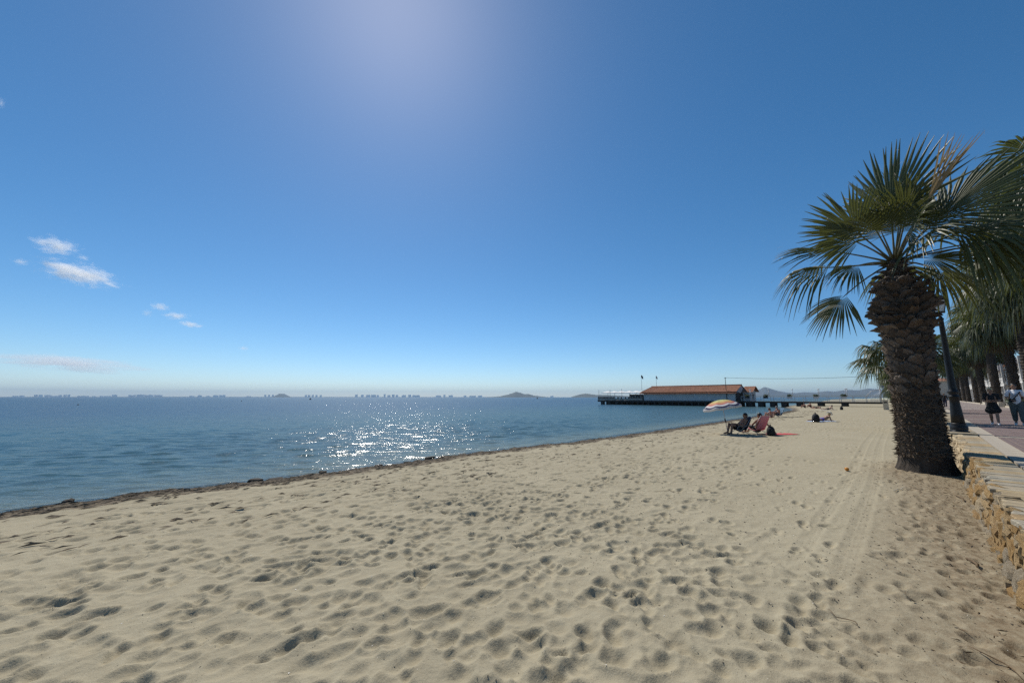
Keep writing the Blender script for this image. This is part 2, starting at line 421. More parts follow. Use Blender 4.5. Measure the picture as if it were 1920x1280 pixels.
# ------------------------------------------------------------------ the sea
def sea_material():
    m, nt, b = newmat('sea_water'); nt.nodes.remove(b)
    out = nt.nodes['Material Output']
    at = N(nt, 'ShaderNodeAttribute'); at.attribute_name = 'depth'
    dn = noise(nt, .012, 4, .6, mapped(nt, (.5, 1.6, 1)))
    ad = N(nt, 'ShaderNodeMath'); ad.operation = 'MULTIPLY_ADD'; L(nt, dn, ad.inputs[0]); ad.inputs[1].default_value = .22; L(nt, at.outputs['Fac'], ad.inputs[2])
    body = ramp(nt, ad.outputs[0], [(.0, (.10, .115, .09)), (.16, (.052, .098, .104)), (.42, (.032, .092, .120)), (.60, (.008, .056, .118)), (.85, (.005, .046, .108))])
    # ripples: bands of crests running across the wind
    w1 = noise(nt, 1.1, 2, .45, crest(nt, (2.8, .62, 1), (0, 0, R(-38))), .3)
    w2 = noise(nt, 3.0, 3, .55, crest(nt, (1.35, .72, 1), (0, 0, R(-48))), .4)
    w3 = noise(nt, 15, 2, .5, crest(nt, (1.2, .85, 1), (0, 0, R(-34))))
    n1 = bump(nt, None, w1, 1.0, .155)
    n2 = bump(nt, None, w2, 1.0, .052, n1)
    n3 = bump(nt, None, w3, 1.0, .011, n2)
    ae = N(nt, 'ShaderNodeAttribute'); ae.attribute_name = 'edge'
    fm = N(nt, 'ShaderNodeMath'); fm.operation = 'MULTIPLY'; L(nt, ae.outputs['Fac'], fm.inputs[0]); L(nt, ramp(nt, noise(nt, 9, 5, .75, mapped(nt, (.6, 2, 1))), [(.50, 0.), (.60, 1.)]), fm.inputs[1])
    body = mixc(nt, fm.outputs[0], body, (.72, .72, .68))
    diff = N(nt, 'ShaderNodeBsdfDiffuse'); L(nt, body, diff.inputs['Color'])
    tr = N(nt, 'ShaderNodeBsdfTransparent'); tr.inputs['Color'].default_value = (.72, .80, .78, 1)
    op = ramp(nt, at.outputs['Fac'], [(0., .10), (.045, .62), (.14, 1.)])
    om = N(nt, 'ShaderNodeMath'); om.operation = 'MAXIMUM'; L(nt, op, om.inputs[0]); L(nt, fm.outputs[0], om.inputs[1])
    mx = N(nt, 'ShaderNodeMixShader'); L(nt, om.outputs[0], mx.inputs[0]); L(nt, tr.outputs[0], mx.inputs[1]); L(nt, diff.outputs[0], mx.inputs[2])
    gl = N(nt, 'ShaderNodeBsdfGlossy'); gl.inputs['Roughness'].default_value = .17; L(nt, n3, gl.inputs['Normal'])
    fr = N(nt, 'ShaderNodeFresnel'); fr.inputs['IOR'].default_value = 1.333; L(nt, n3, fr.inputs['Normal'])
    m2 = N(nt, 'ShaderNodeMixShader'); L(nt, ramp(nt, fr.outputs[0], [(0., 0.), (.15, .16), (.40, .36), (1., .37)]), m2.inputs[0]); L(nt, mx.outputs[0], m2.inputs[1]); L(nt, gl.outputs[0], m2.inputs[2])
    L(nt, m2.outputs[0], out.inputs['Surface'])
    return m
def build_sea():
    U = graded([(-13900, -1200, 2200, .8), (-1200, -60, 180, .87), (-60, -6, 7, .87), (-5, 14, .085, 1.0), (14, 1500, .085, 1.035), (1500, 13900, 60, 1.12)])
    m1 = graded([(0, 13, .078, 1.0), (13, 1500, .078, 1.04), (1500, 13900, 60, 1.15)])
    vs0 = np.interp(U, _su, _sv) - .8
    UU = np.repeat(U[:, None], len(m1), 1); VV = vs0[:, None] + m1[None, :]
    d = VV - np.repeat(shore(U)[:, None], len(m1), 1)
    Z = np.full_like(UU, SEA_Z)
    near = np.clip(1.15 - np.hypot(UU, VV) / 75, 0, 1)
    amp = near * np.clip(.25 + d / 5, .18, 1)
    r3 = random.Random(3)
    for k in range(46):
        lam = .38 * (3.6 ** r3.random()); th = R(-118) + r3.gauss(0, .45)
        kx, ky = 2 * math.pi / lam * math.cos(th), 2 * math.pi / lam * math.sin(th)
        a = .0036 * lam ** .9
        env = .35 + 1.3 * vnoise(UU / (lam * 5) + k * 3.1, VV / (lam * 3) + k, 100 + k)
        Z += amp * a * env * np.sin(kx * UU + ky * VV + r3.uniform(0, 6.28))
    # little swells lapping the shore
    Z += .012 * np.exp(-((d - .5) / .22) ** 2) * (vnoise(UU / .9, VV * 0, 55)) + .009 * np.exp(-((d - 1.3) / .25) ** 2) * vnoise(UU / 1.3, VV * 0, 56)
    depth = np.interp(d, [-1, 0, .8, 3, 9, 22, 45, 80, 4000], [0, .0, .05, .12, .22, .32, .44, .58, .66])
    edge = np.exp(-((d - .10) / .10) ** 2) + .5 * np.exp(-((d - .62) / .06) ** 2)
    me = grid_mesh('sea', UU, VV, Z, sea_material(), {'depth': depth, 'edge': edge})
    struct(link('sea', me))
build_sea()

# ------------------------------------------------------------------ land behind the promenade
def flat(name, us, vs, z, mat, kind='structure'):
    mb = MB(); mb.add([(us[0], vs[0], z), (us[1], vs[0], z), (us[1], vs[1], z), (us[0], vs[1], z)], [(0, 1, 2, 3)])
    o = obj(name, mb, mat)
    if kind: o['kind'] = kind
    return o
M_EARTH = pmat('earth', (.20, .165, .12), (.28, .235, .17), 1.5, .95, .3, 12)
FRAME[0] = 'prom'
mb = MB()
mb.add([(-13900, -13900, .30), (13900, -13900, .30), (13900, -1.2, .30), (-13900, -1.2, .30)], [(0, 1, 2, 3)])
struct(obj('ground', mb, M_EARTH))
FRAME[0] = 'beach'
# ------------------------------------------------------------------ far shore: hills and islands
M_HILL = pmat('scrub_hill', (.045, .055, .042), (.08, .085, .06), .004, .95, 0)
M_HILL2 = pmat('dry_mountain', (.055, .06, .055), (.09, .09, .075), .003, .95, 0)
def pix_dir(x):
    return math.atan2(x - 960, 718.0)
def hill(name, label, prof, dist, depth, mat, seed, cat):
    """prof: list of (bearing in degrees from +Y, height m); a ridge with real depth"""
    bs = np.linspace(prof[0][0], prof[-1][0], 150)
    hs = np.interp(bs, [p[0] for p in prof], [p[1] for p in prof])
    nx, ny = len(bs), 26
    X = np.zeros((nx, ny)); Y = np.zeros((nx, ny)); Z = np.zeros((nx, ny))
    t = np.linspace(-1, 1, ny)
    hmax = hs.max()
    for i in range(nx):
        w = math.sqrt(max(hs[i], .02 * hmax) / hmax)
        a = R(bs[i])
        for j in range(ny):
            rr = dist + depth * t[j] * (.35 + .65 * w)
            X[i, j] = rr * math.sin(a); Y[i, j] = rr * math.cos(a)
            Z[i, j] = hs[i] * (1 - abs(t[j]) ** 1.4)
    nz = fbm(X / (depth * .5), Y / (depth * .5), 4, seed)
    Z = Z * (1 + .38 * nz * (np.abs(t)[None, :] ** .5)) - .5
    ends = np.minimum(1, np.minimum(np.arange(nx), nx - 1 - np.arange(nx)) / 6.0)
    Z = (Z + .5) * ends[:, None] - .5
    me = grid_mesh(name, X, Y, Z, mat)
    o = bpy.data.objects.new(name, me); COL.objects.link(o)
    o['kind'] = 'structure'; o['label'] = label
    return o
def brg(x): return math.degrees(math.atan2(x - 960, 718.0))
def hgt(px, x, dist): return px / math.hypot(718, x - 960) * dist
def prof(lst, dist): return [(brg(x), hgt(p, x, dist)) for x, p in lst]
hill('island', 'pointed grey-blue island on the horizon left of the pier', prof([(905, 0), (935, 1.6), (952, 5.0), (962, 8.5), (968, 10.6), (974, 9.2), (984, 6.0), (990, 6.6), (1000, 3.6), (1018, 1.4), (1030, 0)], 5200), 5200, 260, M_HILL, 1, 'island')
hill('island', 'low rounded island just left of the pier terrace', prof([(1068, 0), (1078, 3), (1088, 5.6), (1098, 7.2), (1106, 6.4), (1118, 4.6), (1135, 4.9), (1150, 4.0), (1185, 2.0), (1215, 0)], 4600), 4600, 260, M_HILL, 2, 'island')
hill('island', 'small flat-topped island hazy on the far left horizon', prof([(508, 0), (516, 3.5), (524, 6.8), (532, 6.6), (540, 3), (548, 0)], 7600), 7600, 260, M_HILL, 3, 'island')
hill('mountain', 'blue hazy mountain with a pointed peak behind the pier', prof([(1380, 6), (1400, 11), (1415, 12.5), (1424, 14), (1436, 19.5), (1446, 16.5), (1460, 12), (1478, 9), (1495, 8.2), (1508, 10), (1530, 9), (1552, 11.8), (1566, 10.5), (1590, 14.2), (1612, 13), (1630, 16.5), (1660, 14), (1720, 18), (1800, 15), (1900, 20), (2100, 14)], 7400), 7400, 900, M_HILL2, 4, 'mountain')
hill('hills', 'low hazy foothills at the foot of the mountain', prof([(1360, 0), (1420, 3), (1480, 4.5), (1560, 4), (1640, 5.6), (1800, 5), (2000, 6)], 5400), 5400, 500, M_HILL, 8, 'hills')
hill('sand_bar', 'thin low strip of land along the far left horizon', prof([(-300, .3), (0, 1.0), (60, 1.1), (180, 1.2), (300, 1.4), (420, 1.1), (560, .9), (700, .7), (900, .6), (1060, .3)], 12000), 12000, 300, M_HILL, 5, 'strip')
# ------------------------------------------------------------------ clouds (small drifting puffs, real volumes far above the haze)
def cloud_material(name, dens, thr, sc_=2.2, seed=0.0):
    m, nt, b = newmat(name); nt.nodes.remove(b)
    out = nt.nodes['Material Output']
    tc = N(nt, 'ShaderNodeTexCoord')
    ln = N(nt, 'ShaderNodeVectorMath'); ln.operation = 'LENGTH'; L(nt, tc.outputs['Object'], ln.inputs[0])
    oi = N(nt, 'ShaderNodeObjectInfo')
    ofs = N(nt, 'ShaderNodeVectorMath'); ofs.operation = 'ADD'
    cmb = N(nt, 'ShaderNodeCombineXYZ'); mul = N(nt, 'ShaderNodeMath'); mul.operation = 'MULTIPLY'; mul.inputs[1].default_value = 40
    L(nt, oi.outputs['Random'], mul.inputs[0]); L(nt, mul.outputs[0], cmb.inputs[0]); L(nt, mul.outputs[0], cmb.inputs[2])
    L(nt, tc.outputs['Object'], ofs.inputs[0]); L(nt, cmb.outputs[0], ofs.inputs[1])
    nz = noise(nt, sc_, 8, .70, ofs.outputs[0], .35)
    # (noise*1.9) - r*0.75 - thr
    a = N(nt, 'ShaderNodeMath'); a.operation = 'MULTIPLY_ADD'; L(nt, nz, a.inputs[0]); a.inputs[1].default_value = 2.4; a.inputs[2].default_value = -thr
    c = N(nt, 'ShaderNodeMath'); c.operation = 'MULTIPLY_ADD'; L(nt, ln.outputs['Value'], c.inputs[0]); c.inputs[1].default_value = -.85; L(nt, a.outputs[0], c.inputs[2])
    d = N(nt, 'ShaderNodeMath'); d.operation = 'MULTIPLY'; d.use_clamp = False; L(nt, c.outputs[0], d.inputs[0]); d.inputs[1].default_value = dens
    e = N(nt, 'ShaderNodeMath'); e.operation = 'MAXIMUM'; L(nt, d.outputs[0], e.inputs[0]); e.inputs[1].default_value = 0
    pv = N(nt, 'ShaderNodeVolumePrincipled'); pv.inputs['Color'].default_value = (.97, .97, .97, 1); pv.inputs['Anisotropy'].default_value = .35
    L(nt, e.outputs[0], pv.inputs['Density']); L(nt, pv.outputs[0], out.inputs['Volume'])
    return m
M_CLOUD = cloud_material('cloud_vapour', .06, .74, 2.8)
M_CIRRUS = cloud_material('thin_cloud_vapour', .008, .60, 1.6)
def cloud(px, py, wpx, hpx, dist, label, tilt=0, mat=None):
    X, Yp = px - 960, 640 - py
    p = R(8.36)
    f, u = 710 * math.cos(p) - Yp * math.sin(p), Yp * math.cos(p) + 710 * math.sin(p)
    h = math.hypot(X, f); s = dist / h
    mbc = MB(); mbc.ell((0, 0, 0), 1.0, 24, 14)
    me = mbc.mesh('cloud', mat or M_CLOUD)
    o = bpy.data.objects.new('cloud', me); COL.objects.link(o)
    o.location = (X * s, f * s, CAM_H + u * s)
    kx = dist / h * wpx / math.sqrt(1 + (X / 710) ** 2); kz = hpx * dist / h * 1.0
    o.scale = (kx * .62, kx * .35, kz * .72)
    o.rotation_euler = (0, R(tilt), math.atan2(f, X) - math.pi / 2)
    tag(o, label, 'cloud', 'small clouds low over the sea')
    return o
cloud(150, 514, 190, 42, 3400, 'largest ragged white cloud, a long drift at far left', 6)
cloud(105, 461, 110, 36, 3500, 'streaky thin cloud just above the largest cloud', 2)
cloud(38, 491, 44, 14, 3450, 'small wisp left of the largest cloud', 4)
cloud(300, 575, 46, 17, 3300, 'round white puff, upper one of the lower cloud group', 0)
cloud(277, 587, 28, 14, 3250, 'smallest round puff at the left of the lower cloud group', 0)
cloud(330, 592, 60, 16, 3300, 'elongated puff in the middle of the lower cloud group', -2)
cloud(358, 608, 62, 12, 3350, 'thin slanting wisp at the right end of the lower cloud group', 7)
cloud(457, 653, 26, 9, 4200, 'tiny lone wisp right of the other clouds', 3)
cloud(157, 483, 32, 12, 3400, 'tiny shred between the largest cloud and the streaks above it', 6)
cloud(2, 194, 22, 26, 3000, 'tiny white puff cut off by the left edge of the sky', 0)
cloud(135, 682, 330, 26, 9000, 'broad faint veil of cloud low over the left horizon', 2, M_CIRRUS)

# ------------------------------------------------------------------ skyline on the far sand bar
M_TOWER = pmat('pale_render_far', (.74, .73, .70), (.82, .81, .78), .02, .9, 0)
M_TOWERW = pmat('far_window', (.45, .47, .50), (.52, .54, .56), .05, .3, 0)
SK = [(28, 12, 2.6, 1), (40, 10, 3.2, 2), (66, 7, 4.8, 3), (75, 8, 4.6, 3), (86, 8, 4.2, 2), (93, 6, 4.0, 2), (104, 20, 2.6, 1), (112, 7, 4.4, 2), (121, 7, 4.6, 2), (128, 5, 5.0, 3), (155, 22, 2.6, 1), (176, 8, 2.2, 1), (197, 22, 2.4, 1),
      (214, 10, 4.4, 2), (247, 14, 4.2, 1), (262, 14, 4.9, 2), (278, 18, 4.6, 1), (296, 16, 4.4, 1), (359, 10, 2.6, 1), (374, 8, 4.0, 1), (390, 8, 2.6, 1), (404, 10, 4.0, 1), (416, 12, 4.2, 1), (466, 9, 2.0, 1),
      (497, 4, 4.6, 2), (504, 4, 4.4, 2), (511, 4, 4.6, 2), (573, 4, 4.2, 2), (579, 5, 4.2, 2), (586, 4, 4.4, 2), (593, 4, 4.0, 2), (601, 4, 4.0, 2),
      (668, 5, 5.0, 3), (679, 5, 4.6, 3), (690, 8, 4.4, 2), (700, 10, 4.6, 2), (708, 4, 4.0, 2), (721, 4, 5.6, 4), (729, 6, 4.0, 2), (737, 5, 5.0, 3), (744, 5, 4.0, 2), (757, 8, 4.0, 2), (768, 6, 4.4, 2), (780, 14, 4.0, 1), (822, 10, 3.2, 2), (833, 4, 4.4, 3), (845, 8, 3.8, 2), (872, 5, 3.0, 2), (886, 12, 2.8, 1), (900, 8, 3.2, 2), (1035, 6, 2.4, 2)]
# each block told apart by its place and height along the skyline
for i, (x, w, hp, kd) in enumerate(SK):
    dist = 11700 + (i % 3) * 60
    a = math.atan2(x - 960, 718.0); k = dist / math.hypot(718, x - 960)
    width = w * k * math.cos(a) ** 1; hh = hp * k
    root = bpy.data.objects.new('apartment_tower' if hp > 3.5 else 'apartment_block', None); COL.objects.link(root)
    root.location = (dist * math.sin(a), dist * math.cos(a), .2); root.rotation_euler = (0, 0, -a)
    b_ = MB(); n = max(1, int(w // 4)) if kd == 1 else 1
    for q in range(n):
        ww = width / n
        b_.box((-width / 2 + ww * (q + .5), 0, hh / 2 * (1 - .12 * (q % 2))), (ww - .4, 26, hh * (1 - .12 * (q % 2))))
    obj('wall', b_, M_TOWER, root)
    wb = MB()
    fl = max(2, int(hh / 4))
    for q in range(fl):
        wb.box((0, -13.1, hh * (q + .6) / fl * .86), (width * .86, .25, 1.5))
    obj('window_band', wb, M_TOWERW, root)
    rb = MB(); rb.box((width * .1, 0, hh + 1.2), (max(3, width * .3), 10, 3.0)); obj('roof_house', rb, M_TOWER, root)
    kindw = 'slim tower' if w <= 5 else ('broad low block' if hp < 3.5 else ('long slab' if w > 12 else 'mid-rise tower'))
    ord_ = lambda n: f'{n}' + ('th' if 10 < n % 100 < 14 else {1: 'st', 2: 'nd', 3: 'rd'}.get(n % 10, 'th'))
    tag(root, f'hazy {kindw} on the far horizon, {ord_(i + 1)} building from the left of the skyline', 'building', 'skyline buildings on the far sand bar')

# ------------------------------------------------------------------ the air
hz_ = MB(); hz_.box((0, 0, 113.0), (29200, 29200, 238.0))
hm, hnt, hb = newmat('sea_haze'); hnt.nodes.remove(hb)
pv = N(hnt, 'ShaderNodeVolumePrincipled'); pv.inputs['Color'].default_value = (.38, .52, .67, 1); pv.inputs['Density'].default_value = 0.85e-4; pv.inputs['Anisotropy'].default_value = .25
L(hnt, pv.outputs[0], hnt.nodes['Material Output'].inputs['Volume'])
ho = bpy.data.objects.new('haze', hz_.mesh('haze', hm)); COL.objects.link(ho)
ho.location = (0, 0, 0); ho['kind'] = 'stuff'; ho['label'] = 'thin pale sea haze over the bay'; ho['category'] = 'haze'
FRAME[0] = 'prom'
# ------------------------------------------------------------------ stone wall between beach and promenade
M_MORTAR = pmat('lime_mortar', (.34, .26, .16), (.46, .36, .23), 9, .95, .8, 40)
STONE_TINT = [(.95, .72, .42), (1.0, .80, .52), (.80, .60, .36), (.95, .85, .68), (.78, .74, .66), (1.05, .86, .58), (.86, .62, .33), (1.0, .92, .78)]
M_STONE = pmat('rubble_stone', (.30, .255, .19), (.56, .49, .39), 11, .92, 1.0, 34, STONE_TINT, .2, bdist=.03)
def rock_mesh(name, seed, mat, sub=1, rough=.16, flat_=1.0):
    bm = bmesh.new(); bmesh.ops.create_cube(bm, size=1.0)
    bmesh.ops.subdivide_edges(bm, edges=bm.edges[:], cuts=sub, use_grid_fill=True)
    r = random.Random(seed)
    for v in bm.verts:
        p = v.co.copy(); n = p.normalized() * .62
        q = p.lerp(n, .42)
        k = 1 + rough * 2.2 * (mnoise.noise(p * 2.1 + Vector((seed * 3.7, 0, 0))))
        v.co = q * k + Vector((r.uniform(-1, 1), r.uniform(-1, 1), r.uniform(-1, 1))) * rough * .22
    me = bpy.data.meshes.new(name); bm.to_mesh(me); bm.free()
    me.materials.append(mat)
    return me
wall = thing('stone_wall', 'ochre rubble wall with flagstone top between beach and promenade', 'wall', (0, 0, 0))
c_ = MB(); c_.box((36, (WALL_V + .028 - 1.28) / 2, .05), (86, 1.28 + WALL_V + .028, .82)); obj('core', c_, M_MORTAR, wall)
RM = [rock_mesh('stone', s, M_STONE, 2, .2) for s in range(7)]
r4 = random.Random(41)
far_mb = MB(); cnt = 0
u = -6.0
cols = []
z = -.16
row = 0
while z < .42:
    hgt_ = r4.uniform(.10, .17); u = -5.0 + r4.uniform(0, .2)
    while u < 62:
        ln_ = r4.uniform(.12, .34)
        zc = z + hgt_ / 2 + r4.uniform(-.02, .02)
        if .42 - zc > -.01:
            hh = hgt_ * r4.uniform(.85, 1.25)
            dp = r4.uniform(.14, .24); loc = (u + ln_ / 2, WALL_V - .045 + .11 * max(0, .36 - zc) / .4 + r4.uniform(-.015, .025), zc); rot = (r4.uniform(-.15, .15), r4.gauss(0, .16), r4.uniform(-.12, .12)); scl = (ln_ * 1.28, dp, hh * 1.30)
            if 2.6 < u < 13.0 and cnt < 300:
                o = link('stone', RM[r4.randrange(7)], wall, loc); o.rotation_euler = rot; o.scale = scl; cnt += 1
            else:
                me = RM[r4.randrange(7)]
                Mx = Matrix.LocRotScale(Vector(loc), Euler(rot), Vector(scl))
                far_mb.add([v.co for v in me.vertices], [tuple(p.vertices) for p in me.polygons], False, Mx)
        u += ln_
    z += hgt_
M_STONE2 = pmat('rubble_stone_far', (.34, .26, .16), (.58, .46, .29), 5, .92, 1.0, 34, None, .2, bdist=.03)
o = obj('stones', far_mb, M_STONE2, wall); o['kind'] = 'stuff'
# flagstones of the top: split slabs laid crosswise
SLAB_TINT = [(.92, .78, .56), (.90, .86, .78), (1.02, .90, .70), (.80, .79, .74), (1.0, .76, .48), (.98, .90, .76), (.88, .80, .66), (1.0, .84, .58), (.88, .88, .84), (.90, .72, .48)]
M_SLAB = pmat('split_flagstone', (.22, .195, .155), (.52, .475, .39), 3.2, .8, .7, 10, SLAB_TINT, .35, bdist=.03, stretch=(6.5, .9, 3))
u = -5.0; k = 0
while u < 60:
    ln_ = r4.uniform(.16, .50) if u < 24 else r4.uniform(.5, 1.2)
    v0 = WALL_V + r4.uniform(.0, .05); v1 = WALL_IN + .012; t = r4.uniform(.05, .065); dz = r4.uniform(-.005, .005)
    bm = MB(); n = 5
    top = []; fr = []
    ptsA = [(u + .002 + r4.uniform(0, .005), v1)]; ptsB = [(u + ln_ - .002 - r4.uniform(0, .005), v1)]
    e = [(u + .002 + (ln_ - .004) * q / 4, v0 + r4.uniform(-.03, .03)) for q in range(5)]
    poly = [ptsA[0]] + e + [ptsB[0]]
    poly = [poly[0]] + e + [poly[-1]]
    b0 = len(poly); tz = WALL_Z + dz
    vs = [(x - u, y, tz - .012 * (1 if 0 < i < b0 - 1 else 0) * 0) for i, (x, y) in enumerate(poly)]
    ins = [(x - u + (.008 if i == 0 or i == 1 else (-.008 if i >= b0 - 2 else 0)), y - (.012 if 0 < i < b0 - 1 else -.006), tz) for i, (x, y) in enumerate(poly)]
    mid = [(a, b, tz - .010) for a, b, _ in vs]; bot = [(a, b, tz - t) for a, b, _ in vs]
    allv = ins + mid + bot; fs = [tuple(reversed(range(b0)))]
    for L0 in (0, b0):
        for i in range(b0):
            j = (i + 1) % b0; fs.append((L0 + i, L0 + j, L0 + b0 + j, L0 + b0 + i))
    bm.add(allv, fs)
    o = obj('flagstone', bm, M_SLAB, wall, (u, 0, 0)); k += 1
    u += ln_

# ------------------------------------------------------------------ promenade
PZ = .502
M_CREAM = pmat('cream_paving', (.33, .285, .225), (.43, .375, .295), 3, .85, .25, 60)
M_TILE = pmat('dark_red_paver', (.17, .125, .115), (.24, .18, .165), 5, .8, .25, 60, None, .3)
def prom_material():
    m, nt, b = newmat('paved_promenade')
    vec = mapped(nt)
    br = N(nt, 'ShaderNodeTexBrick'); L(nt, vec, br.inputs['Vector']); br.offset = 0.0
    br.inputs['Color1'].default_value = (.15, .11, .105, 1); br.inputs['Color2'].default_value = (.19, .145, .135, 1); br.inputs['Mortar'].default_value = (.40, .36, .30, 1)
    br.inputs['Scale'].default_value = 1.0; br.inputs['Brick Width'].default_value = .15; br.inputs['Row Height'].default_value = .15; br.inputs['Mortar Size'].default_value = .011
    L(nt, br.outputs[0], b.inputs['Base Color']); b.inputs['Roughness'].default_value = .85
    return m
M_PROM = prom_material()
base = MB(); base.box((127, -4.15, PZ - .12), (266, 5.66, .24)); prom = struct(obj('promenade', base, M_CREAM))
far_ = MB(); far_.box((150, -4.10, PZ + .006), (180, 4.9, .012)); struct(obj('promenade_paving', far_, M_PROM))
P = .15
proto = MB(); g = .011; h_ = .012
proto.add([(g, g, h_), (P - g, g, h_), (P - g, P - g, h_), (g, P - g, h_), (g - .002, g - .002, 0), (P - g + .002, g - .002, 0), (P - g + .002, P - g + .002, 0), (g - .002, P - g + .002, 0)],
          [(0, 1, 2, 3), (4, 5, 1, 0), (5, 6, 2, 1), (6, 7, 3, 2), (7, 4, 0, 3)])
pme = proto.mesh('paver', M_TILE)
bands = [4.8, 12.1, 19.4, 26.7, 34.0, 41.3, 48.6, 55.9]
rest = MB(); n_t = 0
iu = int((2.0) / P)
tiles = []
for i in range(int(2 / P), int(60 / P)):
    for j in range(0, 33):
        uu = i * P; vv = -1.66 - (j + 1) * P
        if any(b <= uu + P / 2 < b + .32 for b in bands): continue
        tiles.append((uu, vv))
near_t = [t for t in tiles if 10.8 < t[0] and t[0] < 20 and math.degrees(math.atan2(-t[1], t[0])) < 8.6]
near_t = sorted(near_t, key=lambda t: t[0])[:300]; ns = set(near_t)
for t in tiles:
    loc = (t[0], t[1], PZ + r4.uniform(0, .0025))
    if t in ns: link('paver', pme, prom, (loc[0], loc[1], loc[2]))
    else: rest.add([(a + loc[0], b + loc[1], c + loc[2]) for a, b, c in proto.v], proto.f)
# the base box has its origin at the beach origin, so the pavers share its frame
o = obj('pavers', rest, M_TILE, prom); o['kind'] = 'stuff'
# pale edging strip beside the wall, in slabs
for i in range(0, 70):
    e = MB(); e.box((0, 0, 0), (.588, .315, .02)); obj('edging_slab', e, M_CREAM, prom, (2.3 + .6 * i, -1.478, PZ + .010))
for b_ in bands:
    for q in range(8):
        e = MB(); e.box((0, 0, 0), (.292, .60, .02)); obj('band_slab', e, M_CREAM, prom, (b_ + .16, -1.98 - q * .61, PZ + .008))
# landward kerb with planting bed
M_KERB = pmat('pale_kerb', (.48, .42, .33), (.58, .52, .42), 4, .85, .3, 40)
k_ = MB(); k_.box((130, -7.06, .50), (260, .16, .24)); tag(obj('kerb', k_, M_KERB), 'long pale kerb edging the palm bed beyond the paving', 'kerb')
bed = MB(); bed.box((130, -7.75, .42), (260, 1.2, .2)); struct(obj('planting_bed', bed, M_EARTH))

# ------------------------------------------------------------------ street lamps
M_IRON = pmat('black_iron', (.008, .0085, .009), (.014, .014, .015), 9, .45, .12, 60, None, .3)
def glass_mat(name, col, a):
    m, nt, b = newmat(name)
    b.inputs['Base Color'].default_value = (*col, 1); b.inputs['Roughness'].default_value = .25
    b.inputs['Transmission Weight'].default_value = a; b.inputs['IOR'].default_value = 1.2
    return m
M_LGLASS = glass_mat('frosted_lamp_glass', (.80, .80, .78), .55)
def street_lamp(u, v, z, label, big=True):
    t = thing('street_lamp', label, 'street lamp', (u, v, z), 0, 'lantern lamp posts along the promenade wall')
    b = MB(); b.lathe([(.235, 0), (.235, .03), (.20, .04), (.215, .10), (.215, .19), (.175, .24), (.185, .26), (.185, .28), (.165, .30)], n=20); obj('foot', b, M_IRON, t)
    b = MB(); b.lathe([(.168, .29), (.150, .6), (.125, .95), (.118, 1.15), (.145, 1.17), (.15, 1.20), (.12, 1.23), (.11, 1.30), (.14, 1.33), (.145, 1.37), (.11, 1.41), (.10, 1.5), (.086, 2.4), (.066, 3.9), (.075, 3.92), (.085, 3.95), (.05, 4.0), (.045, 4.05)], n=18); obj('post', b, M_IRON, t)
    for sx in (-1, 1):
        b = MB(); b.tube([(0, 0, 4.02), (sx * .12, 0, 4.05), (sx * .15, 0, 4.14), (sx * .11, 0, 4.22)], .012, 6); obj('bracket', b, M_IRON, t)
    b = MB()
    w0, w1, z0, z1 = .115, .20, 4.20, 4.62
    for sx in (-1, 1):
        for sy in (-1, 1):
            b.tube([(sx * w0, sy * w0, z0), (sx * w1, sy * w1, z1)], .013, 6)
    b.box((0, 0, z0 - .015), (.27, .27, .03)); b.box((0, 0, z1 + .012), (.45, .45, .03))
    for s in (-1, 1):
        b.box((0, s * w1, z1 - .01), (.4, .02, .02)); b.box((s * w1, 0, z1 - .01), (.02, .4, .02))
    fr = obj('lantern_frame', b, M_IRON, t)
    for q in range(4):
        g_ = MB(); a = q * math.pi / 2; Mr = Matrix.Rotation(a, 4, 'Z')
        g_.add([(-w0 + .012, w0 - .004, z0 + .012), (w0 - .012, w0 - .004, z0 + .012), (w1 - .012, w1 - .004, z1 - .012), (-w1 + .012, w1 - .004, z1 - .012),
                (-w0 + .012, w0 - .008, z0 + .012), (w0 - .012, w0 - .008, z0 + .012), (w1 - .012, w1 - .008, z1 - .012), (-w1 + .012, w1 - .008, z1 - .012)],
               [(0, 1, 2, 3), (7, 6, 5, 4), (0, 4, 5, 1), (1, 5, 6, 2), (2, 6, 7, 3), (3, 7, 4, 0)], False, Mr)
        obj('pane', g_, M_LGLASS, fr)
    b = MB(); b.add([(-.225, -.225, 0), (.225, -.225, 0), (.225, .225, 0), (-.225, .225, 0), (-.10, -.10, .15), (.10, -.10, .15), (.10, .10, .15), (-.10, .10, .15), (-.03, -.03, .22), (.03, -.03, .22), (.03, .03, .22), (-.03, .03, .22)],
                    [(3, 2, 1, 0), (0, 1, 5, 4), (1, 2, 6, 5), (2, 3, 7, 6), (3, 0, 4, 7), (4, 5, 9, 8), (5, 6, 10, 9), (6, 7, 11, 10), (7, 4, 8, 11), (8, 9, 10, 11)], False, Matrix.Translation((0, 0, z1 + .03)))
    obj('hood', b, M_IRON, t)
    b = MB(); b.lathe([(.02, 0), (.035, .03), (.02, .06), (.008, .12)], (0, 0, z1 + .24), 10); obj('finial', b, M_IRON, t)
    b = MB(); b.tube([(0, 0, 2.62), (0, .42, 2.62)], [.018, .016], 8); b.ell((0, .44, 2.62), .03, 8, 6); b.tube([(0, .04, 2.50), (0, .22, 2.61)], .010, 6); obj('banner_arm', b, M_IRON, t)
    return t
ped = MB(); ped.box((0, 0, 0), (1.5, .72, .05)); po = obj('lamp_plinth', ped, M_SLAB, None, (20.35, -.94, WALL_Z + .028)); tag(po, 'brown stone plinth slab under the near lamp post', 'plinth')
street_lamp(20.35, -.94, WALL_Z + .053, 'black cast-iron lamp post on the wall right of the big palm')
street_lamp(46.0, -.98, WALL_Z, 'more distant black lamp post half hidden behind the near lamp post')
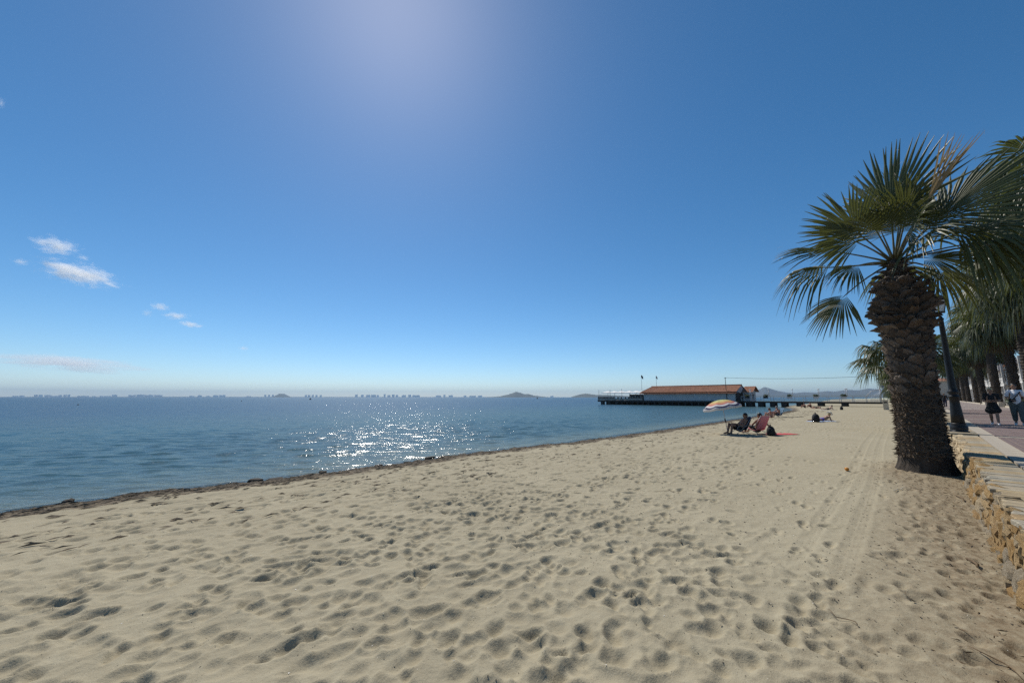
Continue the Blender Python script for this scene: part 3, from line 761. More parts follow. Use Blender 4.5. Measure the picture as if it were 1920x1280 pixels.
street_lamp(72.0, -.98, WALL_Z, 'farthest black lamp post along the promenade wall')
FRAME[0] = 'beach'
# ------------------------------------------------------------------ fan palms
def leaf_mat(name, c1, c2, tr, rough=.42, k=.30):
    m, nt, b = newmat(name)
    c = ramp(nt, noise(nt, 3.0, 4, .6), [(.3, c1), (.7, c2)])
    L(nt, c, b.inputs['Base Color']); b.inputs['Roughness'].default_value = rough; b.inputs['Specular IOR Level'].default_value = .38
    t = N(nt, 'ShaderNodeBsdfTranslucent'); t.inputs['Color'].default_value = (*tr, 1)
    mx = N(nt, 'ShaderNodeMixShader'); mx.inputs[0].default_value = k
    L(nt, b.outputs[0], mx.inputs[1]); L(nt, t.outputs[0], mx.inputs[2]); L(nt, mx.outputs[0], nt.nodes['Material Output'].inputs['Surface'])
    return m
M_LEAF = leaf_mat('palm_leaf', (.042, .052, .017), (.088, .098, .031), (.16, .17, .035), .42, .22)
M_LEAF_B = leaf_mat('palm_leaf_row', (.036, .048, .018), (.080, .088, .034), (.13, .15, .035), .42, .30)
M_DEAD = leaf_mat('dry_palm_leaf', (.26, .185, .095), (.42, .32, .18), (.30, .22, .11), .6, .30)
M_DEAD_B = leaf_mat('dry_palm_skirt', (.085, .055, .032), (.16, .11, .065), (.12, .08, .04), .7, .2)
M_PET = pmat('palm_petiole', (.075, .075, .035), (.13, .115, .055), 4, .5, 0)
M_THREAD = pmat('palm_thread', (.42, .38, .30), (.55, .5, .4), 5, .7, 0)
def frond(pet, bl, O, d0, Lp, Rr, sag, nh, nseg=40, span=3.4, tipg=.35, seed=0, thr=None, cup=.18, prad=.022, ts=(.06, .30, .58, .72, .86, 1.0), jt=.58):
    r = random.Random(seed)
    O = Vector(O); d0 = Vector(d0).normalized(); Z_ = Vector((0, 0, 1))
    pts = [O + d0 * Lp * t + Z_ * (-sag * Lp * t * t) for t in (0, .25, .5, .75, 1)]
    T = (d0 - Z_ * 2 * sag).normalized()
    n = Vector(nh); n = (n - T * n.dot(T)); n = n.normalized() if n.length > 1e-4 else T.orthogonal().normalized()
    s = T.cross(n)
    if pet is not None:
        pet.tube(pts + [pts[-1] + T * Rr * .22], [prad * 1.5, prad * 1.1, prad * .9, prad * .8, prad * .7, prad * .2], 6)
    B = pts[-1]
    dth = span / nseg
    for k in range(nseg):
        th = (k + .5) / nseg * span - span / 2
        dr = T * math.cos(th) + s * math.sin(th); p = -T * math.sin(th) + s * math.cos(th)
        st = B + T * (.16 * Rr * max(0, math.cos(th)))
        Lk = Rr * (.60 + .40 * math.cos(th / 2) ** 2) * r.uniform(.93, 1.05) * (.9 if abs(th) > 1.4 else 1)
        g = tipg * r.uniform(.75, 1.35); lat = r.gauss(0, .045)
        vs = []; fs = []
        for i, t in enumerate(ts):
            hw = math.tan(dth / 2) * Lk * t * 1.04 if t <= jt else math.tan(dth / 2) * Lk * jt * 1.04 * max(.05, (1 - t) / (1 - jt)) ** .75
            q = st + dr * Lk * t + n * (-cup * Rr * math.sin(th) ** 2 * t) + p * lat * Lk * max(0, t - .45) * 2
            e = max(0, t - .30); q = q - Z_ * g * Lk * e * e * 1.9 - n * .06 * Lk * t * t
            if e > 0 and g > .3: q = q - dr * Lk * .22 * g * e * e
            rid = n * hw * .55
            vs += [q - p * hw - rid * .5, q + rid * .5, q + p * hw - rid * .5]
        for i in range(len(ts) - 1):
            a = 3 * i; fs += [(a, a + 1, a + 4, a + 3), (a + 1, a + 2, a + 5, a + 4)]
        bl.add(vs, fs, False)
        if thr is not None and r.random() < .35:
            q = st + dr * Lk * r.uniform(.6, .95) - Z_ * g * Lk * .2
            a = q; b = q + dr * .10 + Vector((r.uniform(-.06, .06), r.uniform(-.06, .06), r.uniform(-.10, .06))); c = b + Vector((r.uniform(-.08, .08), r.uniform(-.08, .08), r.uniform(-.12, .05)))
            thr.tube([a, b, c], .0016, 3, False)
def loc_dir(wx, wy, z): return Vector((wx * SU + wy * CU, -wx * CU + wy * SU, z))

# ---- the big palm by the wall
M_BOOT = pmat('palm_leaf_base', (.052, .043, .036), (.135, .112, .092), 7, .85, .9, 26, [(.7, .68, .66), (1.35, 1.22, 1.08), (.5, .48, .47), (1.6, 1.38, 1.15), (1.05, 1.05, 1.08), (1.9, 1.8, 1.7)], .25, bdist=.02)
M_TRUNK = pmat('palm_trunk', (.036, .030, .025), (.080, .064, .050), 6, .95, 1.0, 18, None, .15, bdist=.05, stretch=(1, 1, .35))
M_FIBRE = pmat('palm_fibre', (.060, .042, .028), (.15, .105, .068), 5, .95, 0)
PU, PV = 13.35, -.12
PZ0 = 0.06
palm = thing('palm_tree', 'stout fan palm with shaggy trunk standing in the sand by the wall', 'palm tree', (PU, PV, PZ0))
trunk_prof = [(.60, -.10), (.53, .02), (.475, .16), (.445, .40), (.405, .9), (.39, 1.5), (.365, 1.9), (.365, 2.2), (.39, 2.7), (.43, 3.2), (.44, 3.6), (.385, 4.1), (.30, 4.5), (.20, 4.85), (.15, 5.05), (.08, 5.2)]
def trad(z): return float(np.interp(z, [p[1] for p in trunk_prof], [p[0] for p in trunk_prof]))
tb = MB()
nz_, na_ = 110, 72
for i in range(nz_ + 1):
    z = -.10 + 5.3 * i / nz_
    for k in range(na_):
        a = 2 * math.pi * k / na_
        rr = trad(z) * (.93 if z > 1.8 else .97)
        rr += .020 * mnoise.noise(Vector((math.cos(a) * 2.2, math.sin(a) * 2.2, z * 1.6))) + .012 * mnoise.noise(Vector((math.cos(a) * 9, math.sin(a) * 9, z * (1.2 if z < .45 else 9))))
        if z < .45: rr += .016 * math.sin(a * 26 + 2 * math.sin(a * 5)) * (1 - z / .45) + .05 * max(0, .12 - z) * math.sin(a * 7)
        tb.v.append((rr * math.cos(a), rr * math.sin(a), z))
for i in range(nz_):
    for k in range(na_):
        k2 = (k + 1) % na_
        tb.f.append((i * na_ + k, i * na_ + k2, (i + 1) * na_ + k2, (i + 1) * na_ + k)); tb.sm.append(True)
trunk = obj('trunk', tb, M_TRUNK, palm)
def boot_mesh(seed, ragged):
    """a cut leaf base: broad curved shard, local x across, y outwards, z up"""
    r = random.Random(seed); b = MB(); nx = 5
    rows = [(0, .50, .0, .10), (.35, .50, .10, .22), (.75, .40, .20, .34 + .1 * ragged), (1.0, .24, .22 + .25 * ragged, .44 + .25 * ragged)]
    vs = []
    for (z, hw, y0, y1) in rows:
        for side in (0, 1):
            for i in range(nx):
                x = -1 + 2 * i / (nx - 1)
                y = (y1 if side else y0) * (1 - .45 * x * x) + r.uniform(-.03, .03)
                vs.append((x * hw * r.uniform(.92, 1.08), y, z + (r.uniform(-.14, .14) if z == 1.0 else r.uniform(-.03, .03))))
    fs = []
    def ix(rw, sd, i): return rw * 2 * nx + sd * nx + i
    for rw in range(3):
        for i in range(nx - 1):
            fs.append((ix(rw, 1, i), ix(rw, 1, i + 1), ix(rw + 1, 1, i + 1), ix(rw + 1, 1, i)))
            fs.append((ix(rw, 0, i + 1), ix(rw, 0, i), ix(rw + 1, 0, i), ix(rw + 1, 0, i + 1)))
        fs.append((ix(rw, 0, 0), ix(rw, 1, 0), ix(rw + 1, 1, 0), ix(rw + 1, 0, 0)))
        fs.append((ix(rw, 1, nx - 1), ix(rw, 0, nx - 1), ix(rw + 1, 0, nx - 1), ix(rw + 1, 1, nx - 1)))
    for i in range(nx - 1):
        fs.append((ix(3, 1, i), ix(3, 1, i + 1), ix(3, 0, i + 1), ix(3, 0, i)))
    b.add(vs, fs, False); return b
BOOT = [boot_mesh(s, 0) for s in range(4)]; BOOTR = [boot_mesh(20 + s, 1) for s in range(4)]
BME = [b.mesh('leaf_base', M_BOOT) for b in BOOT]; BMER = [b.mesh('leaf_base', M_BOOT) for b in BOOTR]
cand = []
z = 1.72; row = 0
r5 = random.Random(55)
camdir = loc_dir(*(-W(PU, PV).normalized())[:2], 0)
while z < 5.02:
    rad = trad(z); n = max(6, int(2 * math.pi * rad / (.215 if z < 3.3 else .20)))
    for k in range(n):
        a = 2 * math.pi * (k + .5 * (row % 2)) / n + r5.gauss(0, .05) + row * .03
        zz = z + r5.gauss(0, .035)
        out = Vector((math.cos(a), math.sin(a), 0))
        cand.append((out.dot(camdir), a, zz, trad(zz), r5.randrange(4), r5.choice((.7, .85, 1.0, 1.1, 1.25, 1.4)), r5.uniform(-.5, .5)))
    z += .112; row += 1
cand.sort(key=lambda c: -c[0])
back = MB()
for i, (dt, a, zz, rad, q, s, tw) in enumerate(cand):
    rag = zz > 3.25
    lean = (.10 if zz < 3.2 else .42 if zz < 4.7 else .2) + r5.uniform(-.05, .12)
    ln_ = (.20 if not rag else r5.uniform(.18, .30)) * (1 if zz < 4.4 else .75); s *= (1 if zz < 4.4 else .75)
    Mx = Matrix.LocRotScale(Vector(((rad - .075) * math.cos(a), (rad - .075) * math.sin(a), zz)), (Matrix.Rotation(a - math.pi / 2, 3, 'Z') @ Matrix.Rotation(-lean, 3, 'X') @ Matrix.Rotation(tw * .6, 3, 'Y')).to_quaternion(), Vector((.225 * s, .30, ln_ * s)))
    if i < 300:
        o = link('leaf_base', (BMER if rag else BME)[q], trunk); o.matrix_local = Mx
    else:
        b_ = (BOOTR if rag else BOOT)[q]; back.add(b_.v, b_.f, False, Mx)
o = obj('leaf_bases', back, M_BOOT, trunk); o['kind'] = 'stuff'
fib = MB()
for _ in range(4600):
    z = r5.uniform(.30, 2.15) if r5.random() < .68 else r5.uniform(2.1, 4.9)
    a = r5.uniform(0, 6.283); rad = trad(z) * .965
    o_ = Vector((math.cos(a), math.sin(a), 0)); t_ = Vector((-math.sin(a), math.cos(a), 0))
    p0 = o_ * rad + Vector((0, 0, z)); ln_ = r5.uniform(.05, .14)
    dr = (o_ * r5.uniform(.15, .55) + t_ * r5.gauss(0, .55) + Vector((0, 0, r5.uniform(-.5, .35)))).normalized()
    w = r5.uniform(.006, .018); sd = dr.cross(o_).normalized()
    fib.add([p0 - sd * w, p0 + sd * w, p0 + dr * ln_ * .6 + sd * w * .7, p0 + dr * ln_, p0 + dr * ln_ * .6 - sd * w * .7], [(0, 1, 2, 3, 4)])
o = obj('fibre', fib, M_FIBRE, trunk); o['kind'] = 'stuff'
er = loc_dir(CU * 0 + math.cos(math.atan2(W(PU, PV).x, W(PU, PV).y)), -math.sin(math.atan2(W(PU, PV).x, W(PU, PV).y)), 0)
et = camdir; ez = Vector((0, 0, 1))
def vd(a, b, c): return er * a + ez * b + et * c
HUB = Vector((0, 0, 5.05))
# (direction right/up/towards, petiole, radius, sag, normal hint, span, tip droop, dead)
FR = [((.05, 1, .10), 1.05, 1.75, .00, (-.55, .1, .85), 2.3, .02, 0), ((-.50, .80, .42), 1.00, 1.25, .06, (-.2, .2, 1), 3.2, .06, 0),
      ((-.90, .58, .0), 1.15, 1.35, .06, (.1, .9, .40), 1.9, .25, 0), ((-.99, .12, .15), 1.25, 1.20, .0, (-.1, .75, .6), 2.7, .62, 0),
      ((-.80, -.42, .30), 1.10, 1.00, .20, (-.35, .30, .88), 2.3, .22, 0), ((-.75, .18, .45), .70, .72, .22, (-.2, .5, .85), 2.6, .45, 0),
      ((.85, .12, .30), .40, .85, .25, (.35, .45, .85), 2.5, .15, 0), ((.50, .45, .70), .70, 1.15, .14, (0, .85, .5), 3.2, .35, 0),
      ((.46, .86, .30), 1.25, 1.45, .02, (.5, 0, .85), .42, .05, 1), ((.62, .80, .05), 1.35, 1.75, .16, (-.2, .55, .85), 2.5, .10, 0),
      ((.86, .46, .25), 1.20, 1.55, .18, (-.1, .9, .45), 3.0, .55, 0), ((.95, .30, -.15), 1.25, 1.35, .16, (0, .9, .4), 3.1, .70, 0),
      ((.80, .62, -.45), 1.35, 1.40, .16, (0, .7, .7), 3.0, .40, 0), ((.30, .85, -.45), 1.20, 1.25, .08, (0, .4, .9), 3.0, .2, 0),
      ((.15, .85, .50), .8, .95, .1, (.1, .6, .75), 3.0, .25, 0),
      ((-.15, .85, .50), .75, .9, .1, (-.2, .6, .8), 2.9, .25, 0), ((.25, .92, .25), .9, 1.1, .05, (.6, .2, .75), 2.4, .10, 0), 
      ((-.55, .66, .45), 1.0, 1.05, .12, (-.3, .5, .85), 3.0, .22, 0), ((-.22, .95, -.15), 1.1, 1.2, .04, (-.5, .2, .85), 2.6, .10, 0), ((.30, .70, .62), .8, .95, .14, (.2, .6, .78), 3.1, .3, 0), ((.20, .98, -.1), 1.1, 1.3, .02, (.6, .1, .8), 2.4, .08, 0), ((.50, .75, -.2), 1.1, 1.2, .1, (.2, .4, .9), 2.9, .2, 0), ((.55, .15, -.80), 1.2, 1.2, .25, (0, 1, .2), 3.1, .6, 0), ((.05, .35, -.95), 1.2, 1.2, .2, (0, 1, .2), 3.1, .5, 0),
      ((.98, .12, .15), 1.3, 1.35, .12, (.05, .8, .6), 3.1, .8, 0)]
for i, (d, lp, rr, sg, nh, sp, tg, dead) in enumerate(FR):
    pm, bm_, th = MB(), MB(), MB()
    dv = vd(*d).normalized(); lp *= .88; rr *= 1.07
    frond(pm, bm_, HUB + Vector((dv.x, dv.y, 0)) * .14 + ez * (.10 * d[1]), dv, lp, rr, sg, vd(*nh), max(10, int(sp * 12.5)), sp, tg, 300 + i, th)
    f_ = obj('frond', bm_, M_DEAD if dead else M_LEAF, palm)
    if dead: f_['label'] = 'dry straw-coloured frond'
    obj('petiole', pm, M_PET, f_)
    if th.v: obj('leaf_threads', th, M_THREAD, f_)['kind'] = 'stuff'
# ---- rows of palms: three built, the rest copied
def row_palm(seed, H, crown_r, dense, skirt):
    r = random.Random(seed)
    tr = MB(); n = 18; nr = int(H / .11)
    for i in range(nr + 1):
        z = H * i / nr
        rad = (.35 + .10 * math.exp(-z / .3) + .05 * math.exp(-((z - H) / .8) ** 2)) * (1.0 + (.10 if i % 2 else -.06))
        for k in range(n):
            a = 2 * math.pi * k / n
            q = rad * (1 + .22 * mnoise.noise(Vector((math.cos(a) * 3, math.sin(a) * 3, z * 4 + seed))))
            tr.v.append((q * math.cos(a), q * math.sin(a), z))
    for i in range(nr):
        for k in range(n):
            k2 = (k + 1) % n; tr.f.append((i * n + k, i * n + k2, (i + 1) * n + k2, (i + 1) * n + k)); tr.sm.append(False)
    cr, dd, pt = MB(), MB(), MB()
    nf = dense
    for i in range(nf):
        az = i * 2.39996 + r.gauss(0, .2); el = 1.40 - (2.25 if skirt else 1.45) * (i / nf) ** .85 + r.gauss(0, .1)
        d = Vector((math.cos(az) * math.cos(el), math.sin(az) * math.cos(el), math.sin(el)))
        side = Vector((-math.sin(az), math.cos(az), 0))
        nh = d.cross(side) * -1 + side * r.gauss(0, .35)
        if nh.z < 0 and el > 0: nh = -nh
        frond(pt, cr, (0, 0, H + .05), d, crown_r * r.uniform(.42, .58), crown_r * r.uniform(.42, .52), .12 + .10 * r.random(), nh if nh.z > 0 else -nh, 22, 3.2, r.uniform(.3, .85), seed * 100 + i, None, .2, .018, (.1, .5, .75, 1.0), .5)
    for i in range(skirt):
        az = r.uniform(0, 6.28); el = r.uniform(-1.45, -.95)
        d = Vector((math.cos(az) * math.cos(el), math.sin(az) * math.cos(el), math.sin(el)))
        frond(pt, dd, (0, 0, H - r.uniform(0, .5)), d, crown_r * .38, crown_r * .38, .05, Vector((math.cos(az), math.sin(az), .2)), 16, 2.0, .5, seed * 100 + 60 + i, None, .25, .015, (.1, .5, 1.0), .5)
    return tr.mesh('trunk', M_TRUNK), cr.mesh('crown', M_LEAF_B), dd.mesh('dead_leaves', M_DEAD_B), pt.mesh('petioles', M_PET)
VAR = {'tall': row_palm(1, 10.2, 3.5, 66, 34), 'mid': row_palm(2, 9.0, 3.6, 68, 36), 'low': row_palm(3, 3.5, 2.3, 30, 0), 'small': row_palm(4, 3.6, 2.2, 36, 12)}
def place_palm(kind, u, v, z, rz, s, label, group):
    t = thing('palm_tree', label, 'palm tree', (u, v, z), rz, group); t.scale = (s, s, s)
    me = VAR[kind]
    link('trunk', me[0], t); c = link('crown', me[1], t); link('dead_leaves', me[2], t)
    p = link('petioles', me[3], c)
    return t
r6 = random.Random(66)
G1 = 'palms along the beach side of the promenade'; G2 = 'palms in the bed on the far side of the promenade'
for i, (k, u, v, s, lb) in enumerate([('low', 28.0, -.05, 1.0, 'short bushy palm right behind the trunk of the big palm'), ('small', 47, .1, .95, 'second palm beyond the big one on the beach side'),
                                      ('small', 64, .3, .9, 'third palm beyond the big one on the beach side'), ('small', 80, .8, 1.0, 'palm near the bin at the end of the beach'), ('small', 93, 1.4, .85, 'palm beside the gate of the pier'), ('mid', 125, 2.0, .8, 'palm past the pier gate on the beach side'), ('mid', 145, 3.0, .8, 'farthest palm on the beach side')]):
    place_palm(k, u, v, .02, r6.uniform(0, 6), s, lb, G1)
ORD = ['nearest', 'second', 'third', 'fourth', 'fifth', 'sixth', 'seventh', 'eighth', 'ninth', 'tenth', 'eleventh', 'twelfth', 'thirteenth', 'fourteenth', 'fifteenth', 'sixteenth']
us = [34.5, 38.5, 43.0, 49.0, 62.0, 76.0, 95.0, 111.0, 132.0, 150.0, 168.0, 186.0, 205.0]
FRAME[0] = 'prom'
for i, u in enumerate(us):
    k = ('tall', 'mid')[i % 2]
    place_palm(k, u + r6.uniform(-.5, .5), -7.55 + r6.uniform(-.25, .25), .50, r6.uniform(0, 6), r6.uniform(1.18, 1.36), f'tall dark palm in the landward row, {ORD[i]} of the row from the right edge', G2)
for i, (u, v, s_) in enumerate([(40, -10.0, .95), (55, -10.2, .9), (118, -9.6, .9)]):
    place_palm(('mid', 'tall')[i % 2], u, v, .35, r6.uniform(0, 6), s_, f'tall dark palm in a garden behind the landward row, {ORD[i]} from the right edge', 'palms in the gardens')
FRAME[0] = 'beach'
# ------------------------------------------------------------------ the pier
M_WOOD = pmat('weathered_timber', (.10, .085, .07), (.18, .155, .13), 2, .9, .3, 20)
M_DARKW = pmat('tarred_timber', (.022, .020, .019), (.045, .04, .036), 2, .85, .3, 20)
M_PALE = pmat('pale_render', (.46, .47, .48), (.55, .56, .57), .8, .85, .1, 10)
M_WHITE = pmat('white_paint', (.74, .74, .72), (.82, .82, .80), 2, .6, 0)
M_RAILW = pmat('pale_rail_paint', (.55, .56, .56), (.66, .67, .67), 2, .6, 0)
M_ROOF = pmat('clay_roof_tile', (.15, .058, .032), (.38, .17, .09), 2.6, .85, .4, 12)
M_DARK = pmat('dark_interior', (.02, .02, .022), (.035, .035, .036), 2, .7, 0)
M_GLASSD = pmat('window_glass', (.03, .035, .04), (.05, .055, .06), 2, .12, 0, spec=.7)
M_STEEL = pmat('grey_steel', (.25, .26, .27), (.34, .35, .36), 3, .45, 0, metal=.6)
M_GREEN = leaf_mat('shrub_leaf', (.028, .05, .018), (.07, .10, .035), (.09, .13, .03), .5, .25)
M_CANVAS = pmat('white_canvas', (.78, .77, .74), (.84, .83, .80), 2, .85, 0)
PU0 = 97.6
DZ = .88
pier = thing('pier', 'long dark timber pier on piles running out from the beach', 'pier', (PU0, 0, 0))
b = MB(); b.box((0, 15.0, DZ - .06), (2.7, 23.4, .12)); obj('deck', b, M_WOOD, pier)
b = MB(); b.box((2.2, 44.4, DZ - .07), (9.6, 36.6, .14)); obj('terrace_deck', b, M_WOOD, pier)
for x in (-1.15, 0, 1.15):
    b = MB(); b.box((x, 14.6, DZ - .24), (.2, 22.4, .22)); obj('beam', b, M_DARKW, pier)
for x in (-2.4, .4, 3.4, 6.6):
    b = MB(); b.box((x, 44.4, DZ - .28), (.24, 36.3, .28)); obj('beam', b, M_DARKW, pier)
b = MB(); b.box((-2.66, 44.4, DZ - .22), (.08, 36.4, .36)); obj('fascia', b, M_DARKW, pier)
pl = MB(); pl.box((0, 0, 0), (.34, .34, 2.3)); plm = pl.mesh('pile', M_DARKW)
pw = MB(); pw.box((0, 0, 0), (.75, .9, 2.3)); pwm = pw.mesh('pile', M_DARKW)
for v in (8.6, 12.2, 15.6, 18.2, 20.2, 22.4, 24.4):
    for x in (-.9, .9): link('pile', pwm, pier, (x, v, DZ - 1.5))
v = 27.0
while v < 62.5:
    for x in (-2.4, .4, 3.4, 6.6): link('pile', plm if (v < 55) else pwm, pier, (x, v, DZ - 1.53))
    v += 1.55 if v < 55 else 2.3
for x in (.9, 4.2):
    b = MB(); b.box((x, 41.0, .15), (.1, 28.5, 1.1)); obj('shade_sheet', b, M_DARKW, pier)  # dark sheets added to stand in for the shade among the pile rows
# railings of the walkway
def railing(v0, v1, x, step, mat, parent, name='railing', hh=1.02):
    r = MB(); r.box((x, (v0 + v1) / 2, DZ + hh), (.07, v1 - v0, .07)); ro = obj(name, r, M_DARKW if x > 5 else mat, parent)
    q = MB(); q.box((x, (v0 + v1) / 2, DZ + .18), (.04, v1 - v0, .05)); q.box((x, (v0 + v1) / 2, DZ + .58), (.03, v1 - v0, .035)); obj('rail_bar', q, mat, ro)
    n = int(round((v1 - v0) / step)); pm_ = MB(); pm_.box((0, 0, hh / 2), (.08, .08, hh)); pme_ = pm_.mesh('post', mat)
    for i in range(n + 1): link('post', pme_, ro, (x, v0 + (v1 - v0) * i / n, DZ))
    nb = int((v1 - v0) / .14); bb = MB()
    for i in range(nb): bb.box((x, v0 + .07 + .14 * i, DZ + .40), (.012, .014, .42))
    o = obj('balusters', bb, mat, ro); o['kind'] = 'stuff'
for x in (-1.28, 1.28): railing(3.6, 26.0, x, 1.87, M_RAILW, pier)
M_RAILT = pmat('terrace_rail', (.30, .28, .25), (.40, .37, .33), 3, .7, 0)
railing(48.9, 62.5, -2.5, 1.35, M_RAILT, pier); 
b = MB(); b.box((2.2, 62.6, DZ + .5), (9.4, .06, .9)); obj('end_panel', b, M_RAILT, pier)
def panel(x0, x1, v0, v1, z0, z1, name, mat, parent):
    q = MB(); q.box(((x0 + x1) / 2, (v0 + v1) / 2, (z0 + z1) / 2), (x1 - x0, v1 - v0, z1 - z0)); return obj(name, q, mat, parent)
for i in range(10):
    panel(-2.47, -2.44, 49.0 + i * 1.35, 50.2 + i * 1.35, DZ + .08, DZ + .55, 'panel', M_RAILT, pier)

def tile_roof(v0, v1, xe, xr, ze, zr, hip0, hip1, name, parent, pitch=.26, both=True):
    """corrugated slope from eave line (xe, ze) to ridge (xr, zr), hips shorten the ridge"""
    nv = int((v1 - v0) / pitch) * 4; nx = 9
    X = np.zeros((nv + 1, nx)); V = np.zeros((nv + 1, nx)); Z = np.zeros((nv + 1, nx))
    for j in range(nx):
        t = j / (nx - 1)
        vv = np.linspace(v0 + hip0 * t, v1 - hip1 * t, nv + 1)
        X[:, j] = xe + (xr - xe) * t; V[:, j] = vv
        Z[:, j] = ze + (zr - ze) * t + .045 * np.sin(np.linspace(v0, v1, nv + 1) / pitch * 2 * math.pi) + .02 * fbm(vv / .8, np.full_like(vv, t * 4), 3, 4) + .012 * (j % 2)
    return link(name, grid_mesh(name, X, V, Z, M_ROOF), parent)
pav = thing('pier_pavilion', 'long pale bathing pavilion with red tiled roof on the pier', 'building', (PU0, 0, 0))
panel(-2.2, 5.2, 26.9, 48.6, DZ + .005, 2.70, 'wall', M_PALE, pav)
for z in (1.35, 1.85, 2.35): panel(-2.225, -2.2, 26.95, 48.55, z, z + .03, 'batten', M_PALE, pav)
panel(-2.24, -2.2, 26.9, 48.6, 2.52, 2.70, 'eave_board', M_DARK, pav)
r1 = tile_roof(26.4, 49.2, -2.9, 1.5, 2.98, 4.55, 0, 1.2, 'roof', pav)
tile_roof(26.4, 49.2, 5.9, 1.5, 2.98, 4.55, 0, 1.2, 'roof', pav)
tile_roof(26.3, 49.5, -3.25, -2.25, 2.62, 2.93, 0, .3, 'lower_roof', pav)
g_ = MB(); g_.add([(-2.5, 26.55, 2.7), (5.5, 26.55, 2.7), (1.5, 26.55, 4.46), (-2.5, 26.9, 2.7), (5.5, 26.9, 2.7), (1.5, 26.9, 4.46)], [(0, 1, 2), (5, 4, 3), (0, 3, 4, 1), (1, 4, 5, 2), (2, 5, 3, 0)]); obj('gable', g_, M_PALE, pav)
g_ = MB(); g_.add([(-2.7, 49.15, 2.9), (5.7, 49.15, 2.9), (1.5, 48.0, 4.53), (-2.7, 48.6, 2.8), (5.7, 48.6, 2.8)], [(1, 0, 2), (0, 3, 2), (4, 1, 2), (3, 4, 2), (0, 1, 4, 3)]); obj('hip_end', g_, M_ROOF, pav)
b = MB(); b.tube([(1.5, 26.3, 4.60), (1.5, 48.1, 4.60)], .10, 8); obj('ridge_tiles', b, M_ROOF, r1)
panel(.8, 2.0, 26.49, 26.52, DZ + .01, 2.9, 'door', M_DARK, pav); panel(-1.9, -.4, 26.49, 26.53, DZ + .05, 2.9, 'door', M_DARK, pav)
ph = thing('pier_house', 'small pale house with red roof at the landward end of the pavilion', 'building', (PU0, 0, 0))
panel(2.0, 6.2, 24.9, 29.2 - 2.75, DZ - .1, 2.95, 'wall', M_PALE, ph)
panel(1.35, 6.8, 24.4, 26.2, DZ - .12, DZ - .06, 'floor', M_WOOD, ph)
rr_ = tile_roof(24.2, 26.5, 1.4, 4.1, 2.95, 4.25, 0, 0, 'roof', ph); tile_roof(24.2, 26.5, 6.8, 4.1, 2.95, 4.25, 0, 0, 'roof', ph)
g_ = MB(); g_.add([(2.0, 24.9, 2.95), (6.2, 24.9, 2.95), (4.1, 24.9, 4.0), (2.0, 25.1, 2.95), (6.2, 25.1, 2.95), (4.1, 25.1, 4.0)], [(0, 1, 2), (5, 4, 3), (0, 3, 4, 1), (1, 4, 5, 2), (2, 5, 3, 0)]); obj('gable', g_, M_PALE, ph)
panel(3.4, 4.6, 24.87, 24.9, 1.0, 2.4, 'door', M_DARK, ph); panel(1.97, 2.0, 25.4, 26.1, 1.6, 2.4, 'window', M_GLASSD, ph)
# bar hut and terrace furniture
hut = thing('terrace_bar', 'dark open bar hut under a grey awning on the pier terrace', 'building', (PU0, 0, 0))
panel(1.5, 5.5, 49.4, 54.5, DZ + .005, 2.5, 'wall', M_DARK, hut)
for vv in (49.6, 51.2, 52.8, 54.4): panel(1.1, 1.35, vv - .12, vv + .12, DZ + .005, 2.6, 'pillar', M_PALE, hut)
b = MB(); b.add([(.6, 49.2, 3.25), (6, 49.2, 3.6), (6, 55.2, 3.3), (.6, 55.2, 2.95), (.6, 49.2, 3.3), (6, 49.2, 3.65), (6, 55.2, 3.35), (.6, 55.2, 3.0)], [(3, 2, 1, 0), (4, 5, 6, 7), (0, 1, 5, 4), (1, 2, 6, 5), (2, 3, 7, 6), (3, 0, 4, 7)]); obj('awning', b, M_STEEL, hut)
WHERE = ['at the seaward tip of the terrace', 'second from the seaward tip', 'third from the seaward tip', 'fourth from the seaward tip', 'second from the pavilion', 'next to the pavilion']
